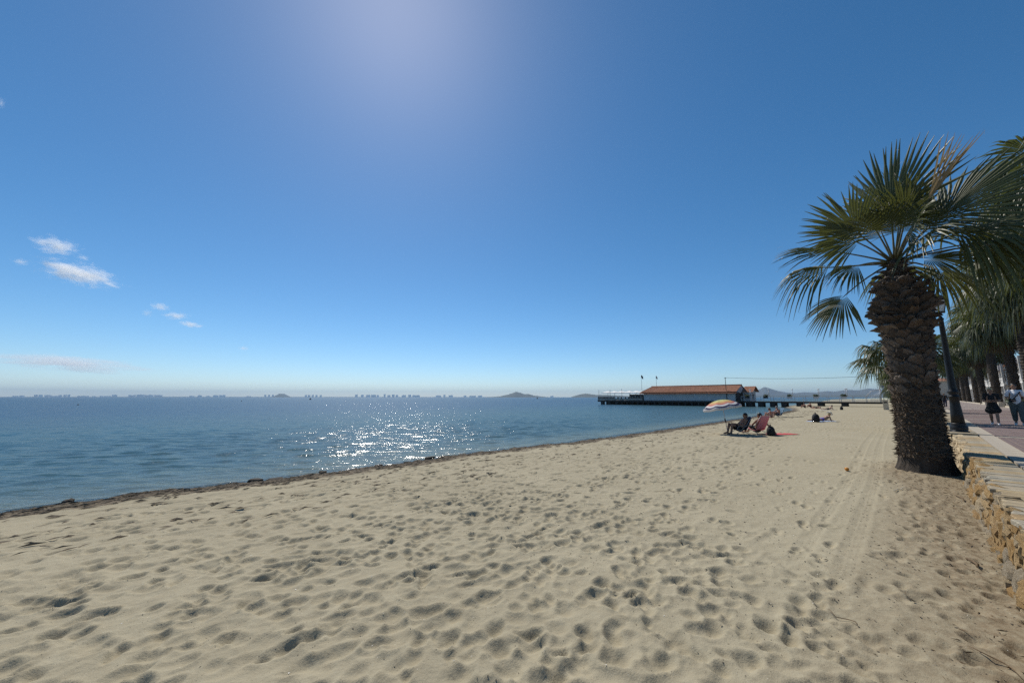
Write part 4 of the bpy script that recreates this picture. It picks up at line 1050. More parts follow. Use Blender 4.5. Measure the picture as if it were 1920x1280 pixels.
for i, v in enumerate((60.4, 58.2, 55.9, 53.6, 51.4, 49.6)):
    t = thing('terrace_parasol', f'white square parasol on the pier terrace, {WHERE[i]}', 'parasol', (PU0 - .6, v, DZ), 0, 'white parasols on the pier terrace')
    q = MB(); w = 1.32; q.add([(-w, -w, 2.12), (w, -w, 2.12), (w, w, 2.12), (-w, w, 2.12), (0, 0, 2.62), (-w, -w, 2.0), (w, -w, 2.0), (w, w, 2.0), (-w, w, 2.0), (0, 0, 2.56)], [(0, 1, 4), (1, 2, 4), (2, 3, 4), (3, 0, 4), (6, 5, 9), (7, 6, 9), (8, 7, 9), (5, 8, 9), (0, 5, 6, 1), (1, 6, 7, 2), (2, 7, 8, 3), (3, 8, 5, 0)]); obj('canopy', q, M_CANVAS, t)
    q = MB(); q.tube([(0, 0, 0), (0, 0, 2.7)], .04, 8); obj('pole', q, M_DARKW, t)
    q = MB(); q.box((0, 0, .04), (.6, .6, .08)); obj('base', q, M_STEEL, t)
    t = thing('terrace_table', f'small dark table under the white parasol {WHERE[i]}', 'table', (PU0 - .6, v + .75, DZ), 0, 'tables on the pier terrace')
    q = MB(); q.box((0, 0, .74), (.8, .8, .04)); obj('top', q, M_DARKW, t); q = MB(); q.tube([(0, 0, .02), (0, 0, .73)], .035, 6); q.box((0, 0, .02), (.5, .5, .03)); obj('leg', q, M_DARKW, t)
    for sgn, wd_ in ((-1, 'seaward of'), (1, 'landward of')):
        t = thing('terrace_chair', f'dark chair {"behind" if sgn < 0 else "in front of"} the terrace table {WHERE[i]}', 'chair', (PU0 - .6 - sgn * .75, v + .75, DZ), 0 if sgn < 0 else math.pi, 'chairs on the pier terrace')
        q = MB(); q.box((0, 0, .45), (.42, .42, .04)); obj('seat', q, M_DARKW, t)
        q = MB(); q.box((.20, 0, .70), (.04, .42, .40)); obj('backrest', q, M_DARKW, t)
        for a_ in (-.18, .18):
            for c2 in (-.18, .18): q = MB(); q.tube([(a_, c2, 0), (a_, c2, .45)], .016, 5); obj('leg', q, M_DARKW, t)
# flag and cable poles
def flag(u, v, z0, h, label, col, fw=.9, fh=.6, ang=0.6):
    t = thing('flagpole', label, 'flag', (u, v, z0))
    q = MB(); q.tube([(0, 0, 0), (0, 0, h)], [.05, .03], 6); obj('pole', q, M_STEEL, t)
    X = np.zeros((12, 6)); Y = np.zeros((12, 6)); Z = np.zeros((12, 6))
    for i in range(12):
        for j in range(6):
            s = i / 11 * fw; X[i, j] = s * .75 * math.cos(ang) + .05 * math.sin(i * 1.1); Y[i, j] = -s * .75 * math.sin(ang) + .09 * math.sin(i * .9 + j * .4); Z[i, j] = h - .05 - j / 5 * fh - .5 * (i / 11) ** 1.3 * fh
    m = pmat('flag_' + label.split()[0], col, tuple(c * 1.2 for c in col), 3, .8, 0)
    link('flag', grid_mesh('flag', X, Y, Z, m), t)
flag(PU0 - 2.45, 48.9, DZ - .1, 6.9, 'dark flag on the taller pole where terrace meets pavilion', (.02, .03, .06), .6, .8)
flag(PU0 + 3, 47.4, 4.0, 3.6, 'pale flag on a pole above the pavilion roof', (.42, .42, .40), .45, .7)
flag(97.2, 3.1, DZ, 3.5, 'blue flag near the pier gate', (.10, .22, .55), .55, .9)
flag(97.6, 2.35, DZ, 3.6, 'red flag beside the blue one near the pier gate', (.55, .03, .05), 1.1, .75)
for (v, z, lb) in ((62.3, 3.6, 'thin lamp pole at the seaward corner of the terrace'), (58.6, 3.6, 'thin lamp pole midway along the terrace rail'), (54.9, 3.75, 'thin lamp pole by the bar hut')):
    t = thing('terrace_lamp', lb, 'lamp post', (PU0 - 2.35, v, DZ)); q = MB(); q.tube([(0, 0, 0), (0, 0, z - DZ)], .045, 6); obj('pole', q, M_DARKW, t); q = MB(); q.ell((0, 0, z - DZ + .1), (.1, .1, .14), 8, 6); obj('globe', q, M_WHITE, t)
t = thing('cable_pole', 'slim pole on the pavilion roof end carrying a cable', 'pole', (PU0, 28.6, DZ)); q = MB(); q.tube([(-2.3, 0, 0), (-2.3, 0, 5.35)], .06, 6); obj('pole', q, M_DARKW, t); q = MB(); q.box((-2.3, 0, 5.2), (.06, .5, .06)); obj('crossbar', q, M_DARKW, t)
t = thing('cable_pole', 'slim pole behind the palms by the pier gate holding the cable end', 'pole', (97.0, 1.6, .2)); q = MB(); q.tube([(0, 0, 0), (0, 0, 5.6)], .07, 6); obj('pole', q, M_STEEL, t); q = MB(); q.box((0, 0, 5.45), (.06, .4, .06)); obj('crossbar', q, M_STEEL, t)
q = MB(); pts = []
for i in range(25):
    s = i / 24; pts.append((PU0 - 2.3 + (97.0 - PU0 + 2.3) * s, 28.6 + (1.6 - 28.6) * s, 6.15 + (5.72 - 6.15) * s - 1.0 * 4 * s * (1 - s) * .42))
q.tube(pts, .028, 5); tag(obj('cable', q, M_DARKW), 'black cable hanging between the pavilion pole and the shore', 'cable')
# lamps with white globes, flower boxes and pots along the walkway
PLACE = [('nearest the little house', 24.3), ('second from the little house', 20.8), ('at the middle of the walkway', 16.6), ('second from the gate', 12.3), ('nearest the gate', 8.1)]
def leaf_clump(mb, c, r, n, seed, s=.10):
    rr = random.Random(seed)
    for _ in range(n):
        d = Vector((rr.gauss(0, 1), rr.gauss(0, 1), rr.gauss(0, 1))).normalized(); p = Vector(c) + Vector((d.x * r[0], d.y * r[1], d.z * r[2])) * (rr.random() ** .4)
        a = Vector((rr.gauss(0, 1), rr.gauss(0, 1), rr.gauss(0, 1))).normalized(); b2 = a.orthogonal().normalized()
        k = s * rr.uniform(.6, 1.3)
        mb.add([p - a * k, p + b2 * k * .45, p + a * k, p - b2 * k * .45], [(0, 1, 2, 3)])
for i, (w_, v) in enumerate(PLACE):
    for sx, nm in ((-1.28, 'near'), (1.28, 'far')):
        t = thing('pier_lamp', f'white globe lamp on the {nm} rail of the pier, {w_}', 'lamp post', (PU0 + sx, v + (.35 if sx > 0 else -.1), DZ + 1.0), 0, 'globe lamps on the pier walkway')
        q = MB(); q.tube([(0, 0, 0), (0, 0, 1.35)], .045, 6); obj('pole', q, M_RAILW, t); q = MB(); q.ell((0, 0, 1.46), .12, 10, 8); obj('globe', q, M_WHITE, t)
    t = thing('flower_box', f'planter with dark green plants on the pier rail, {w_}', 'planter', (PU0 - 1.45, v + .45, DZ + .62), 0, 'planters on the pier rail')
    q = MB(); q.box((0, 0, .2), (.34, .85, .36)); obj('box', q, M_PALE if i in (2, 3, 4) else M_DARKW, t)
    q = MB(); leaf_clump(q, (0, 0, .58), (.28, .48, .28), 260, 70 + i); obj('plants', q, M_GREEN, t)
gate = thing('pier_gate', 'white arched metal gate at the shore end of the pier', 'gate', (PU0, 3.5, DZ - .05))
for sx in (-1.3, 1.3):
    q = MB(); q.tube([(sx, 0, 0), (sx, 0, 2.3)], .06, 8); obj('post', q, M_RAILW, gate)
q = MB(); q.tube([(1.3 * math.cos(a), 0, 2.3 + .55 * math.sin(a)) for a in np.linspace(0, math.pi, 14)], .05, 6); obj('arch', q, M_RAILW, gate)
for sx in (-1.25, 1.25):
    q = MB(); q.tube([(sx, 0, 2.3), (sx, 1.2, 2.0), (sx, 2.0, 1.1)], .04, 6); obj('side_arch', q, M_RAILW, gate)
    for k in range(8): q = MB(); q.tube([(sx, .2 * k, .05), (sx, .2 * k, 1.9 - .11 * k)], .014, 5); obj('bar', q, M_RAILW, gate)
bin_ = thing('litter_bin', 'square beige post bin on the sand before the pier', 'litter bin', (75.2, 2.3, -.02))
q = MB(); q.box((0, 0, .66), (.5, .55, 1.3)); obj('body', q, M_KERB, bin_); q = MB(); q.box((0, 0, 1.36), (.56, .61, .08)); obj('lid', q, M_KERB, bin_); q = MB(); q.box((-.252, 0, 1.05), (.01, .36, .2)); obj('slot', q, M_DARK, bin_)

# ------------------------------------------------------------------ houses behind the landward palms
M_OCHRE = pmat('ochre_render', (.52, .36, .18), (.60, .44, .24), .7, .9, .15, 14)
M_WHITER = pmat('white_render', (.68, .66, .62), (.76, .74, .70), .7, .9, .15, 14)
M_BEIGE = pmat('beige_render', (.50, .43, .34), (.58, .51, .41), .7, .9, .15, 14)
M_SHUT = pmat('brown_shutter', (.14, .065, .03), (.22, .11, .055), 4, .7, 0)
M_AWN = pmat('brown_awning', (.10, .055, .035), (.15, .085, .055), 4, .8, 0)
def house(u0, u1, vf, depth, h, label, mat, seed, balc=True):
    r = random.Random(seed); t = thing('house', label, 'house', (u0, vf, .40)); w = u1 - u0
    q = MB(); q.box((w / 2, -depth / 2, h / 2), (w, depth, h)); obj('wall', q, mat, t)
    q = MB(); q.box((w / 2, .12, h - .12), (w + .3, .3, .24)); obj('cornice', q, M_WHITER, t)
    X0, X1, Y0, Y1 = -.5, w + .5, -depth - .5, .5; zc = h + .02; rh = 1.7; k = min(w, depth) / 2
    q = MB(); q.add([(X0, Y0, zc), (X1, Y0, zc), (X1, Y1, zc), (X0, Y1, zc), (k, -depth / 2, zc + rh), (w - k, -depth / 2, zc + rh)], [(3, 2, 1, 0), (3, 4, 5, 2), (2, 5, 1), (1, 5, 4, 0), (0, 4, 3)]); ro = obj('roof', q, M_ROOF, t)
    q = MB()
    for i in range(int(w / .3)): q.tube([(X0 + .3 * i + .15, Y1 + .02, zc + .03), (min(max(X0 + .3 * i + .15, k), w - k) * .6 + (X0 + .3 * i + .15) * .4, -depth / 2 * .55, zc + rh * .62)], .07, 5)
    obj('tile_rows', q, M_ROOF, ro)
    for s in range(2):
        for i in range(max(2, int(w / 3.2))):
            x = (i + .5) * w / max(2, int(w / 3.2)); z0 = .5 + s * (h / 2)
            q = MB(); q.box((x, .02, z0 + 1.05), (1.25, .10, 2.0)); wn = obj('window', q, M_WHITER, t)
            q = MB(); q.box((x, .075, z0 + 1.05), (1.0, .02, 1.75)); obj('pane', q, M_GLASSD, wn)
            for sx in (-1, 1): q = MB(); q.box((x + sx * .86, .06, z0 + 1.05), (.5, .06, 1.9)); obj('shutter', q, M_SHUT, wn)
        for i in range(2):
            y = -depth * (.3 + .4 * i); z0 = .8 + s * (h / 2)
            q = MB(); q.box((-.02, y, z0 + .9), (.10, 1.1, 1.5)); wn = obj('window', q, M_WHITER, t); q = MB(); q.box((-.075, y, z0 + .9), (.02, .9, 1.3)); obj('pane', q, M_GLASSD, wn)
    if balc:
        q = MB(); q.box((w / 2, .95, h / 2 - .1), (w * .96, 1.6, .2)); bo = obj('balcony', q, M_WHITER, t)
        q = MB(); q.box((w / 2, 1.7, h / 2 + .95), (w * .96, .12, .12)); obj('balcony_rail', q, M_WHITER, bo)
        n = int(w * .96 / .3)
        bm = MB(); bm.lathe([(.05, 0), (.05, .05), (.03, .12), (.07, .35), (.04, .6), (.03, .7), (.05, .82), (.05, .88)], n=8); bme = bm.mesh('baluster', M_WHITER)
        for i in range(n): link('baluster', bme, bo, (w * .02 + .15 + .3 * i, 1.7, h / 2 + .02))
        for i in range(5):
            x = w * .02 + .15 + (w * .96 - .3) * i / 4; q = MB(); q.box((x, 1.68, (h / 2 - .2) / 2), (.28, .28, h / 2 - .2)); obj('column', q, M_WHITER, t)
            q = MB(); q.box((x, 1.68, h * .75 + .05), (.24, .24, h / 2 - .35)); obj('column', q, M_WHITER, t)
        q = MB(); q.add([(w * .1, .1, h - .5), (w * .9, .1, h - .5), (w * .9, 1.9, h - 1.15), (w * .1, 1.9, h - 1.15), (w * .1, .1, h - .55), (w * .9, .1, h - .55), (w * .9, 1.9, h - 1.2), (w * .1, 1.9, h - 1.2)], [(0, 3, 2, 1), (4, 5, 6, 7), (0, 1, 5, 4), (1, 2, 6, 5), (2, 3, 7, 6), (3, 0, 4, 7)]); obj('awning', q, M_AWN, t)
    return t
FRAME[0] = 'prom'
house(52, 63, -11.2, 9, 6.6, 'ochre two-storey house with white balcony nearest the right edge', M_OCHRE, 1)
house(66, 78, -10.8, 9, 6.4, 'white house with balcony columns second from the right edge', M_WHITER, 2)
house(81, 93, -10.6, 9, 6.8, 'ochre house with brown awning third along the promenade', M_OCHRE, 3)
house(96, 109, -10.4, 9, 6.6, 'beige house fourth along the promenade', M_BEIGE, 4)
house(112, 126, -10.4, 9, 7.2, 'white house fifth along the promenade', M_WHITER, 5)
house(130, 150, -10.4, 10, 7.0, 'farthest beige house seen along the promenade', M_BEIGE, 6)
house(156, 176, -10.4, 10, 7.4, 'white block beyond the beige house far down the promenade', M_WHITER, 7)
house(182, 215, -10.4, 12, 9.0, 'tall ochre block near the end of the promenade', M_OCHRE, 8)
house(240, 262, 6.0, 22, 8.0, 'pale block closing the view at the end of the promenade', M_BEIGE, 9)
# garden railing
for i in range(12):
    t = thing('garden_fence', f'grey garden railing before the houses, {ORD[i]} panel from the right edge', 'fence', (48 + i * 6.5, -9.1, .5), 0, 'garden railings before the houses')
    q = MB(); q.box((3.2, 0, 1.25), (6.3, .05, .05)); q.box((3.2, 0, .45), (6.3, .05, .05)); obj('rail', q, M_STEEL, t)
    q = MB(); q.box((3.2, 0, .18), (6.46, .22, .36)); obj('plinth', q, M_KERB, t)
    q = MB()
    for k in range(42): q.box((.15 + .15 * k, 0, .85), (.02, .02, .85))
    o = obj('pickets', q, M_STEEL, t); o['kind'] = 'stuff'
for i, (u, v, r_, lb) in enumerate([(56, -8.6, .7, 'clipped green shrub behind the walking woman'), (75, -8.6, .8, 'green shrub in the palm bed before the white house'), (88, -8.5, .8, 'green shrub farther along the palm bed'), (103, -8.4, .9, 'farthest green shrub in the palm bed')]):
    t = thing('shrub', lb, 'shrub', (u, v, .5)); q = MB(); leaf_clump(q, (0, 0, r_ * .95), (r_ * 1.5, r_, r_ * .95), 900, 90 + i, .11); obj('foliage', q, M_GREEN, t); q = MB(); q.tube([(0, 0, 0), (0, 0, r_)], [.06, .03], 6); obj('stem', q, M_TRUNK, t)
for i, (u, lb) in enumerate([(82, 'low cream planter wall at the foot of the landward palms'), (99, 'second low cream planter wall farther along')]):
    q = MB(); q.box((0, 0, .4), (4.2, .5, .55), taper=.96); tag(obj('planter_wall', q, M_KERB, None, (u, -6.75, .40)), lb, 'planter')
bg_ = thing('waste_bin', 'small green waste bin behind the walking couple', 'litter bin', (57, -6.7, PZ)); q = MB(); q.lathe([(.22, 0), (.26, .75), (.28, .76), (.28, .82), (.2, .86)], n=14); M_BIN = pmat('green_bin', (.03, .12, .05), (.05, .16, .07), 4, .5, 0); obj('body', q, M_BIN, bg_); q = MB(); q.lathe([(.29, 0), (.27, .06), (.1, .1)], (0, 0, .84), 14); obj('lid', q, M_BIN, bg_)
FRAME[0] = 'beach'
# ------------------------------------------------------------------ buoys out on the water
M_BUOY = pmat('dark_buoy', (.02, .018, .016), (.04, .035, .03), 3, .6, 0); M_BUOYW = pmat('pale_buoy', (.5, .48, .4), (.6, .58, .5), 3, .6, 0)
for (x, y, s, lb, m_) in [(-115, 101.7, .2, 'pale-topped buoy on the water at far left', M_BUOYW), (-137, 194, .26, 'dark buoy in the middle distance of the left water', M_BUOY), (-168, 319, .8, 'dark buoy below the flat-topped far island', M_BUOY), (33, 500, 1.1, 'dark buoy far out below the pointed island', M_BUOY)]:
    t = bpy.data.objects.new('buoy', None); COL.objects.link(t); t.location = (x, y, SEA_Z - .05); tag(t, lb, 'buoy')
    q = MB(); q.lathe([(s * .3, -.1), (s * .8, 0), (s, s * .5), (s * .8, s), (s * .3, s * 1.2)], n=12); obj('float', q, M_BUOY, t); q = MB(); q.lathe([(s * .28, s * 1.15), (s * .28, s * 1.6), (s * .1, s * 1.8)], n=8); obj('top', q, m_, t)
# ------------------------------------------------------------------ people
def skin_mat(name, c): return pmat(name, c, tuple(x * 1.12 for x in c), 5, .55, 0, spec=.4)
SK_TAN = skin_mat('tanned_skin', (.30, .165, .105)); SK_RED = skin_mat('sunburnt_skin', (.36, .17, .115)); SK_FAIR = skin_mat('fair_skin', (.45, .28, .20)); SK_DARK = skin_mat('dark_tan_skin', (.22, .12, .08))
HAIR = pmat('dark_hair', (.008, .007, .006), (.02, .016, .013), 20, .5, .3, 60); HAIR_B = pmat('blond_hair', (.42, .32, .15), (.55, .43, .22), 20, .55, .3, 60); HAIR_G = pmat('grey_hair', (.20, .19, .18), (.32, .31, .30), 20, .6, .3, 60)
def cloth(name, c, s=8): return pmat(name, c, tuple(min(1, x * 1.15) for x in c), s, .85, .25, 30)
C_BLACK = cloth('black_cloth', (.012, .012, .013)); C_WHITE = cloth('white_cloth', (.70, .70, .72)); C_GREY = cloth('grey_green_cloth', (.085, .10, .095)); C_BLUE = cloth('royal_blue_cloth', (.02, .035, .33)); C_NAVY = cloth('navy_cloth', (.015, .02, .05)); C_PINK = cloth('pink_cloth', (.60, .22, .24)); C_RED = cloth('red_cloth', (.45, .05, .055)); C_SHOE = cloth('white_shoe', (.72, .71, .70)); C_TOWEL = cloth('pale_blue_towel', (.42, .52, .68)); C_STRAW = cloth('pale_hat', (.62, .58, .50)); C_TEAL = cloth('blue_grey_canvas', (.08, .16, .24)); C_WTOWEL = cloth('white_towel', (.62, .62, .60))
def capsule(mb, a, b, ra, rb, n=12):
    a, b = Vector(a), Vector(b); d = (b - a); L_ = d.length; d = d / max(L_, 1e-6)
    pts, rs = [], []
    for t in (-1, -.85, -.55, 0): pts.append(a + d * ra * t); rs.append(ra * math.sqrt(max(0.0004, 1 - t * t)))
    for t in (.33, .66): pts.append(a + d * L_ * t); rs.append(ra + (rb - ra) * t)
    for t in (0, .55, .85, 1): pts.append(b + d * rb * t); rs.append(rb * math.sqrt(max(0.0004, 1 - t * t)))
    mb.tube(pts, rs, n)
def remeshed(name, mb, mat, vox, smooth=4):
    me = mb.mesh(name, mat)
    o = bpy.data.objects.new('tmp', me); COL.objects.link(o)
    m = o.modifiers.new('r', 'REMESH'); m.mode = 'VOXEL'; m.voxel_size = vox; m.use_smooth_shade = True
    s = o.modifiers.new('s', 'SMOOTH'); s.iterations = smooth; s.factor = .5
    dg = bpy.context.evaluated_depsgraph_get()
    out = bpy.data.meshes.new_from_object(o.evaluated_get(dg)); out.name = name
    bpy.data.objects.remove(o); bpy.data.meshes.remove(me)
    if not out.materials: out.materials.append(mat)
    return out
def mirror(p): return (p[0], -p[1], p[2])
def hand(mb, w, d, up, s=1.0, curl=.5, side=1):
    """palm and five curled fingers from the wrist along d; up = back of the hand"""
    w, d, up = Vector(w), Vector(d).normalized(), Vector(up); up = (up - d * up.dot(d)).normalized(); sd = d.cross(up) * side
    pc = w + d * .05 * s
    for k in (-1, 0, 1): capsule(mb, w + sd * .008 * k, pc + d * .04 * s + sd * .024 * k * s, .020 * s, .015 * s, 8)
    for k, ln_ in enumerate((.066, .078, .072, .056)):
        b0 = pc + d * .042 * s + sd * (.030 - .020 * k) * s
        m_ = b0 + d * ln_ * .5 * s - up * curl * .018 * s; e = m_ + (d * (1 - curl * .6) - up * curl).normalized() * ln_ * .5 * s
        capsule(mb, b0, m_, .0095 * s, .009 * s, 6); capsule(mb, m_, e, .009 * s, .008 * s, 6)
    t0 = w + d * .02 * s + sd * .022 * s; t1 = t0 + (d * .6 + sd * .8).normalized() * .04 * s; capsule(mb, t0, t1, .012 * s, .010 * s, 6); capsule(mb, t1, t1 + (d - up * .3).normalized() * .032 * s, .010 * s, .0085 * s, 6)
def person(label, loc, heading, J, skin, hair, vox=.009, clothes=(), s=1.0, group=None, longhair=False, bald=False, curl=.5, hat=None, shoes=None):
    t = thing('person', label, 'person', loc, heading - RZ, group)
    b = MB()
    V_ = {k: Vector(p) * s for k, p in J.items()}
    pel, bel, che, nek, hed = (V_[k] for k in ('pel', 'bel', 'che', 'nek', 'hed'))
    lat = (V_['shL'] - V_['shR']).normalized(); hl = (V_['hiL'] - V_['hiR']).normalized()
    for sg in (-1, 1):
        capsule(b, pel + hl * .065 * sg * s, bel + hl * .05 * sg * s, .108 * s, .100 * s); capsule(b, bel + hl * .05 * sg * s, che + lat * .06 * sg * s, .100 * s, .112 * s)
    shc = (V_['shL'] + V_['shR']) / 2
    capsule(b, che, shc, .12 * s, .085 * s); capsule(b, V_['shL'] * .85 + shc * .15, V_['shR'] * .85 + shc * .15, .062 * s, .062 * s)
    capsule(b, shc, nek, .065 * s, .055 * s); capsule(b, nek, nek.lerp(hed, .6), .055 * s, .052 * s)
    hu = (hed - nek).normalized(); fwd = V_.get('face', Vector((1, 0, 0))).normalized(); fwd = (fwd - hu * fwd.dot(hu)).normalized(); hs = hu.cross(fwd)
    HM = Matrix((fwd, hs, hu)).transposed().to_4x4()
    b.ell(hed + hu * .02 * s, (.098 * s, .078 * s, .112 * s), 16, 12, HM)
    b.ell(hed + fwd * .035 * s - hu * .055 * s, (.062 * s, .055 * s, .062 * s), 12, 8, HM)
    capsule(b, hed + fwd * .088 * s + hu * .015 * s, hed + fwd * .112 * s - hu * .022 * s, .010 * s, .015 * s, 6)
    for sg in (-1, 1): b.ell(hed + hs * .080 * sg * s - fwd * .005 * s, (.022 * s, .014 * s, .032 * s), 8, 6, HM)
    capsule(b, hed + fwd * .086 * s - hu * .058 * s + hs * .02 * s, hed + fwd * .086 * s - hu * .058 * s - hs * .02 * s, .009 * s, .009 * s, 6)
    for S_ in 'LR':
        capsule(b, V_['sh' + S_], V_['el' + S_], .050 * s, .040 * s); capsule(b, V_['el' + S_], V_['wr' + S_], .040 * s, .026 * s)
        d = V_['wr' + S_] - V_['el' + S_]
        hd = V_['hd' + S_] if 'hd' + S_ in V_ else d
        hand(b, V_['wr' + S_], hd, V_.get('up' + S_, Vector((0, 0, 1)) if abs(d.normalized().z) < .8 else lat * (1 if S_ == 'L' else -1)), s, curl, 1 if S_ == 'R' else -1)
        capsule(b, V_['hi' + S_], V_['kn' + S_], .092 * s, .060 * s); capsule(b, V_['kn' + S_], V_['kn' + S_].lerp(V_['an' + S_], .4), .058 * s, .058 * s); capsule(b, V_['kn' + S_].lerp(V_['an' + S_], .4), V_['an' + S_], .058 * s, .038 * s)
        ft = V_['to' + S_] - V_['an' + S_]
        capsule(b, V_['an' + S_], V_['an' + S_].lerp(V_['to' + S_], .6), .042 * s, .042 * s); capsule(b, V_['an' + S_].lerp(V_['to' + S_], .5), V_['to' + S_], .044 * s, .028 * s)
        sh_ = V_['an' + S_] - ft.normalized() * .035 * s; capsule(b, V_['an' + S_], sh_ + (V_['an' + S_] - V_['kn' + S_]).normalized() * .025 * s, .040 * s, .032 * s)
    body = link('body', remeshed('body', b, skin, vox * s), t)
    e = MB()
    for sg in (-1, 1): e.ell(hed + fwd * .088 * s + hs * .032 * sg * s + hu * .022 * s, (.010 * s, .014 * s, .008 * s), 8, 6, HM)
    obj('eyes', e, HAIR, t)
    if not bald:
        h = MB(); h.ell(hed + hu * .040 * s - fwd * .018 * s, (.104 * s, .090 * s, .105 * s), 16, 12, HM); h.ell(hed - fwd * .050 * s - hu * .01 * s, (.060 * s, .082 * s, .085 * s), 12, 8, HM)
        if longhair: capsule(h, hed - fwd * .06 * s, nek - fwd * .07 * s, .078 * s, .060 * s); capsule(h, nek - fwd * .07 * s, nek - fwd * .10 * s - hu * .12 * s, .06 * s, .035 * s)
        link('hair', remeshed('hair', h, hair, .012 * s, 2), t)
    if hat:
        h = MB(); h.lathe([(.20 * s, -.012), (.205 * s, 0), (.115 * s, .012), (.108 * s, .09 * s), (.06 * s, .12 * s), (.01, .125 * s)], n=20)
        o = obj('hat', h, hat, t); o.matrix_local = Matrix.Translation(hed + hu * .075 * s) @ HM
    for (nm, mat, parts) in clothes:
        c = MB()
        for (a, b2, ra, rb) in parts:
            A_ = V_[a] if isinstance(a, str) else a; B_ = V_[b2] if isinstance(b2, str) else b2
            capsule(c, A_, B_, ra * s, rb * s)
        link(nm, remeshed(nm, c, mat, max(vox, .011) * s, 5), t)
    if shoes:
        for S_ in 'LR':
            c = MB(); ft = (V_['to' + S_] - V_['an' + S_]).normalized(); an = V_['an' + S_]
            capsule(c, an - ft * .04 * s - Vector((0, 0, .03)), V_['to' + S_] + Vector((0, 0, .002)), .048 * s, .040 * s); capsule(c, an, an - Vector((0, 0, .03)), .052 * s, .05 * s)
            link('shoe', remeshed('shoe', c, shoes, .011, 3), t)
    return t, V_, HM
def lerp3(a, b, t): return tuple(x + (y - x) * t for x, y in zip(a, b))
def J_walk(st=.32, armsw=.15):
    return dict(pel=(0, 0, .95), bel=(.01, 0, 1.10), che=(0, 0, 1.28), nek=(0, 0, 1.47), hed=(.02, 0, 1.60), shL=(0, .185, 1.40), shR=(0, -.185, 1.40), elL=(-armsw * .4, .25, 1.12), elR=(armsw * .2, -.25, 1.12),
                wrL=(armsw * .6, .26, .88), wrR=(armsw * 1.3, -.25, .90), hiL=(0, .095, .90), hiR=(0, -.095, .90), knL=(st * .45, .095, .50), knR=(-st * .05, -.095, .48), anL=(st * .75, .095, .085), anR=(-st * .75, -.095, .13), toL=(st * .75 + .17, .11, .035), toR=(-st * .75 + .15, -.11, .03))
J_chair = dict(pel=(0, 0, .25), bel=(-.06, 0, .38), che=(-.18, 0, .56), nek=(-.29, 0, .75), hed=(-.28, 0, .88), face=(1, 0, -.15), shL=(-.25, .18, .68), shR=(-.25, -.18, .68), elL=(-.02, .27, .44), elR=(-.02, -.27, .44), wrL=(.20, .17, .50), wrR=(.20, -.17, .50),
               hiL=(.02, .095, .24), hiR=(.02, -.095, .24), knL=(.42, .13, .49), knR=(.44, -.13, .47), anL=(.50, .13, .08), anR=(.54, -.13, .08), toL=(.68, .14, .03), toR=(.72, -.14, .03))
J_lean = dict(pel=(0, 0, .20), bel=(-.05, 0, .34), che=(-.12, 0, .54), nek=(-.18, 0, .74), hed=(-.16, 0, .88), face=(1, .3, -.1), shL=(-.17, .18, .67), shR=(-.17, -.18, .66), elL=(.04, .27, .44), elR=(-.28, -.40, .40), wrL=(.24, .16, .46), wrR=(-.36, -.58, .11), hdR=(-.3, -.4, -.35),
              hiL=(.02, .095, .20), hiR=(.02, -.095, .20), knL=(.40, .14, .46), knR=(.42, -.14, .40), anL=(.58, .13, .08), anR=(.66, -.13, .08), toL=(.74, .14, .03), toR=(.82, -.15, .04))
J_ground = dict(pel=(0, 0, .12), bel=(-.02, 0, .26), che=(.02, 0, .46), nek=(.07, 0, .65), hed=(.11, 0, .77), face=(1, 0, -.3), shL=(.05, .17, .57), shR=(.05, -.17, .57), elL=(.25, .26, .42), elR=(.25, -.26, .42), wrL=(.44, .12, .46), wrR=(.44, -.10, .46),
                hiL=(.02, .095, .13), hiR=(.02, -.095, .13), knL=(.36, .14, .46), knR=(.38, -.14, .44), anL=(.50, .12, .08), anR=(.54, -.12, .08), toL=(.66, .13, .03), toR=(.70, -.13, .03))
J_prone = dict(pel=(0, 0, .13), bel=(.16, 0, .17), che=(.33, 0, .26), nek=(.50, 0, .40), hed=(.58, 0, .50), face=(1, 0, -.35), shL=(.42, .18, .34), shR=(.42, -.18, .34), elL=(.46, .24, .05), elR=(.46, -.24, .05), wrL=(.70, .12, .05), wrR=(.70, -.10, .06),
               hiL=(-.04, .09, .12), hiR=(-.04, -.09, .12), knL=(-.46, .11, .07), knR=(-.46, -.10, .08), anL=(-.86, .12, .06), anR=(-.86, -.08, .08), toL=(-1.02, .13, .04), toR=(-1.01, -.08, .05))
J_supine = dict(pel=(0, 0, .12), bel=(.16, 0, .13), che=(.34, 0, .14), nek=(.53, 0, .13), hed=(.66, 0, .14), face=(0, 0, 1), shL=(.45, .18, .12), shR=(.45, -.18, .12), elL=(.22, .30, .08), elR=(.25, -.30, .08), wrL=(.02, .24, .10), wrR=(.04, -.24, .10),
                hiL=(-.04, .09, .12), hiR=(-.04, -.09, .12), knL=(-.42, .10, .22), knR=(-.46, -.10, .12), anL=(-.80, .11, .07), anR=(-.86, -.12, .07), toL=(-.90, .12, .16), toR=(-.95, -.13, .17))
def shorts(mat): return ('shorts', mat, [('pel', 'bel', .135, .115), ('hiL', 'kmL', .112, .090), ('hiR', 'kmR', .112, .090), ('hiL', 'hiR', .115, .115)])
def withmid(J):
    J = dict(J)
    for S_ in 'LR':
        J['km' + S_] = lerp3(J['hi' + S_], J['kn' + S_], .55); J['kn2' + S_] = lerp3(J['kn' + S_], J['an' + S_], .72); J['em' + S_] = lerp3(J['sh' + S_], J['el' + S_], .62)
    J['shc'] = lerp3(J['shL'], J['shR'], .5)
    return J
def uvw(X, Y): return (X * SU + Y * CU, -X * CU + Y * SU)
PI = math.pi
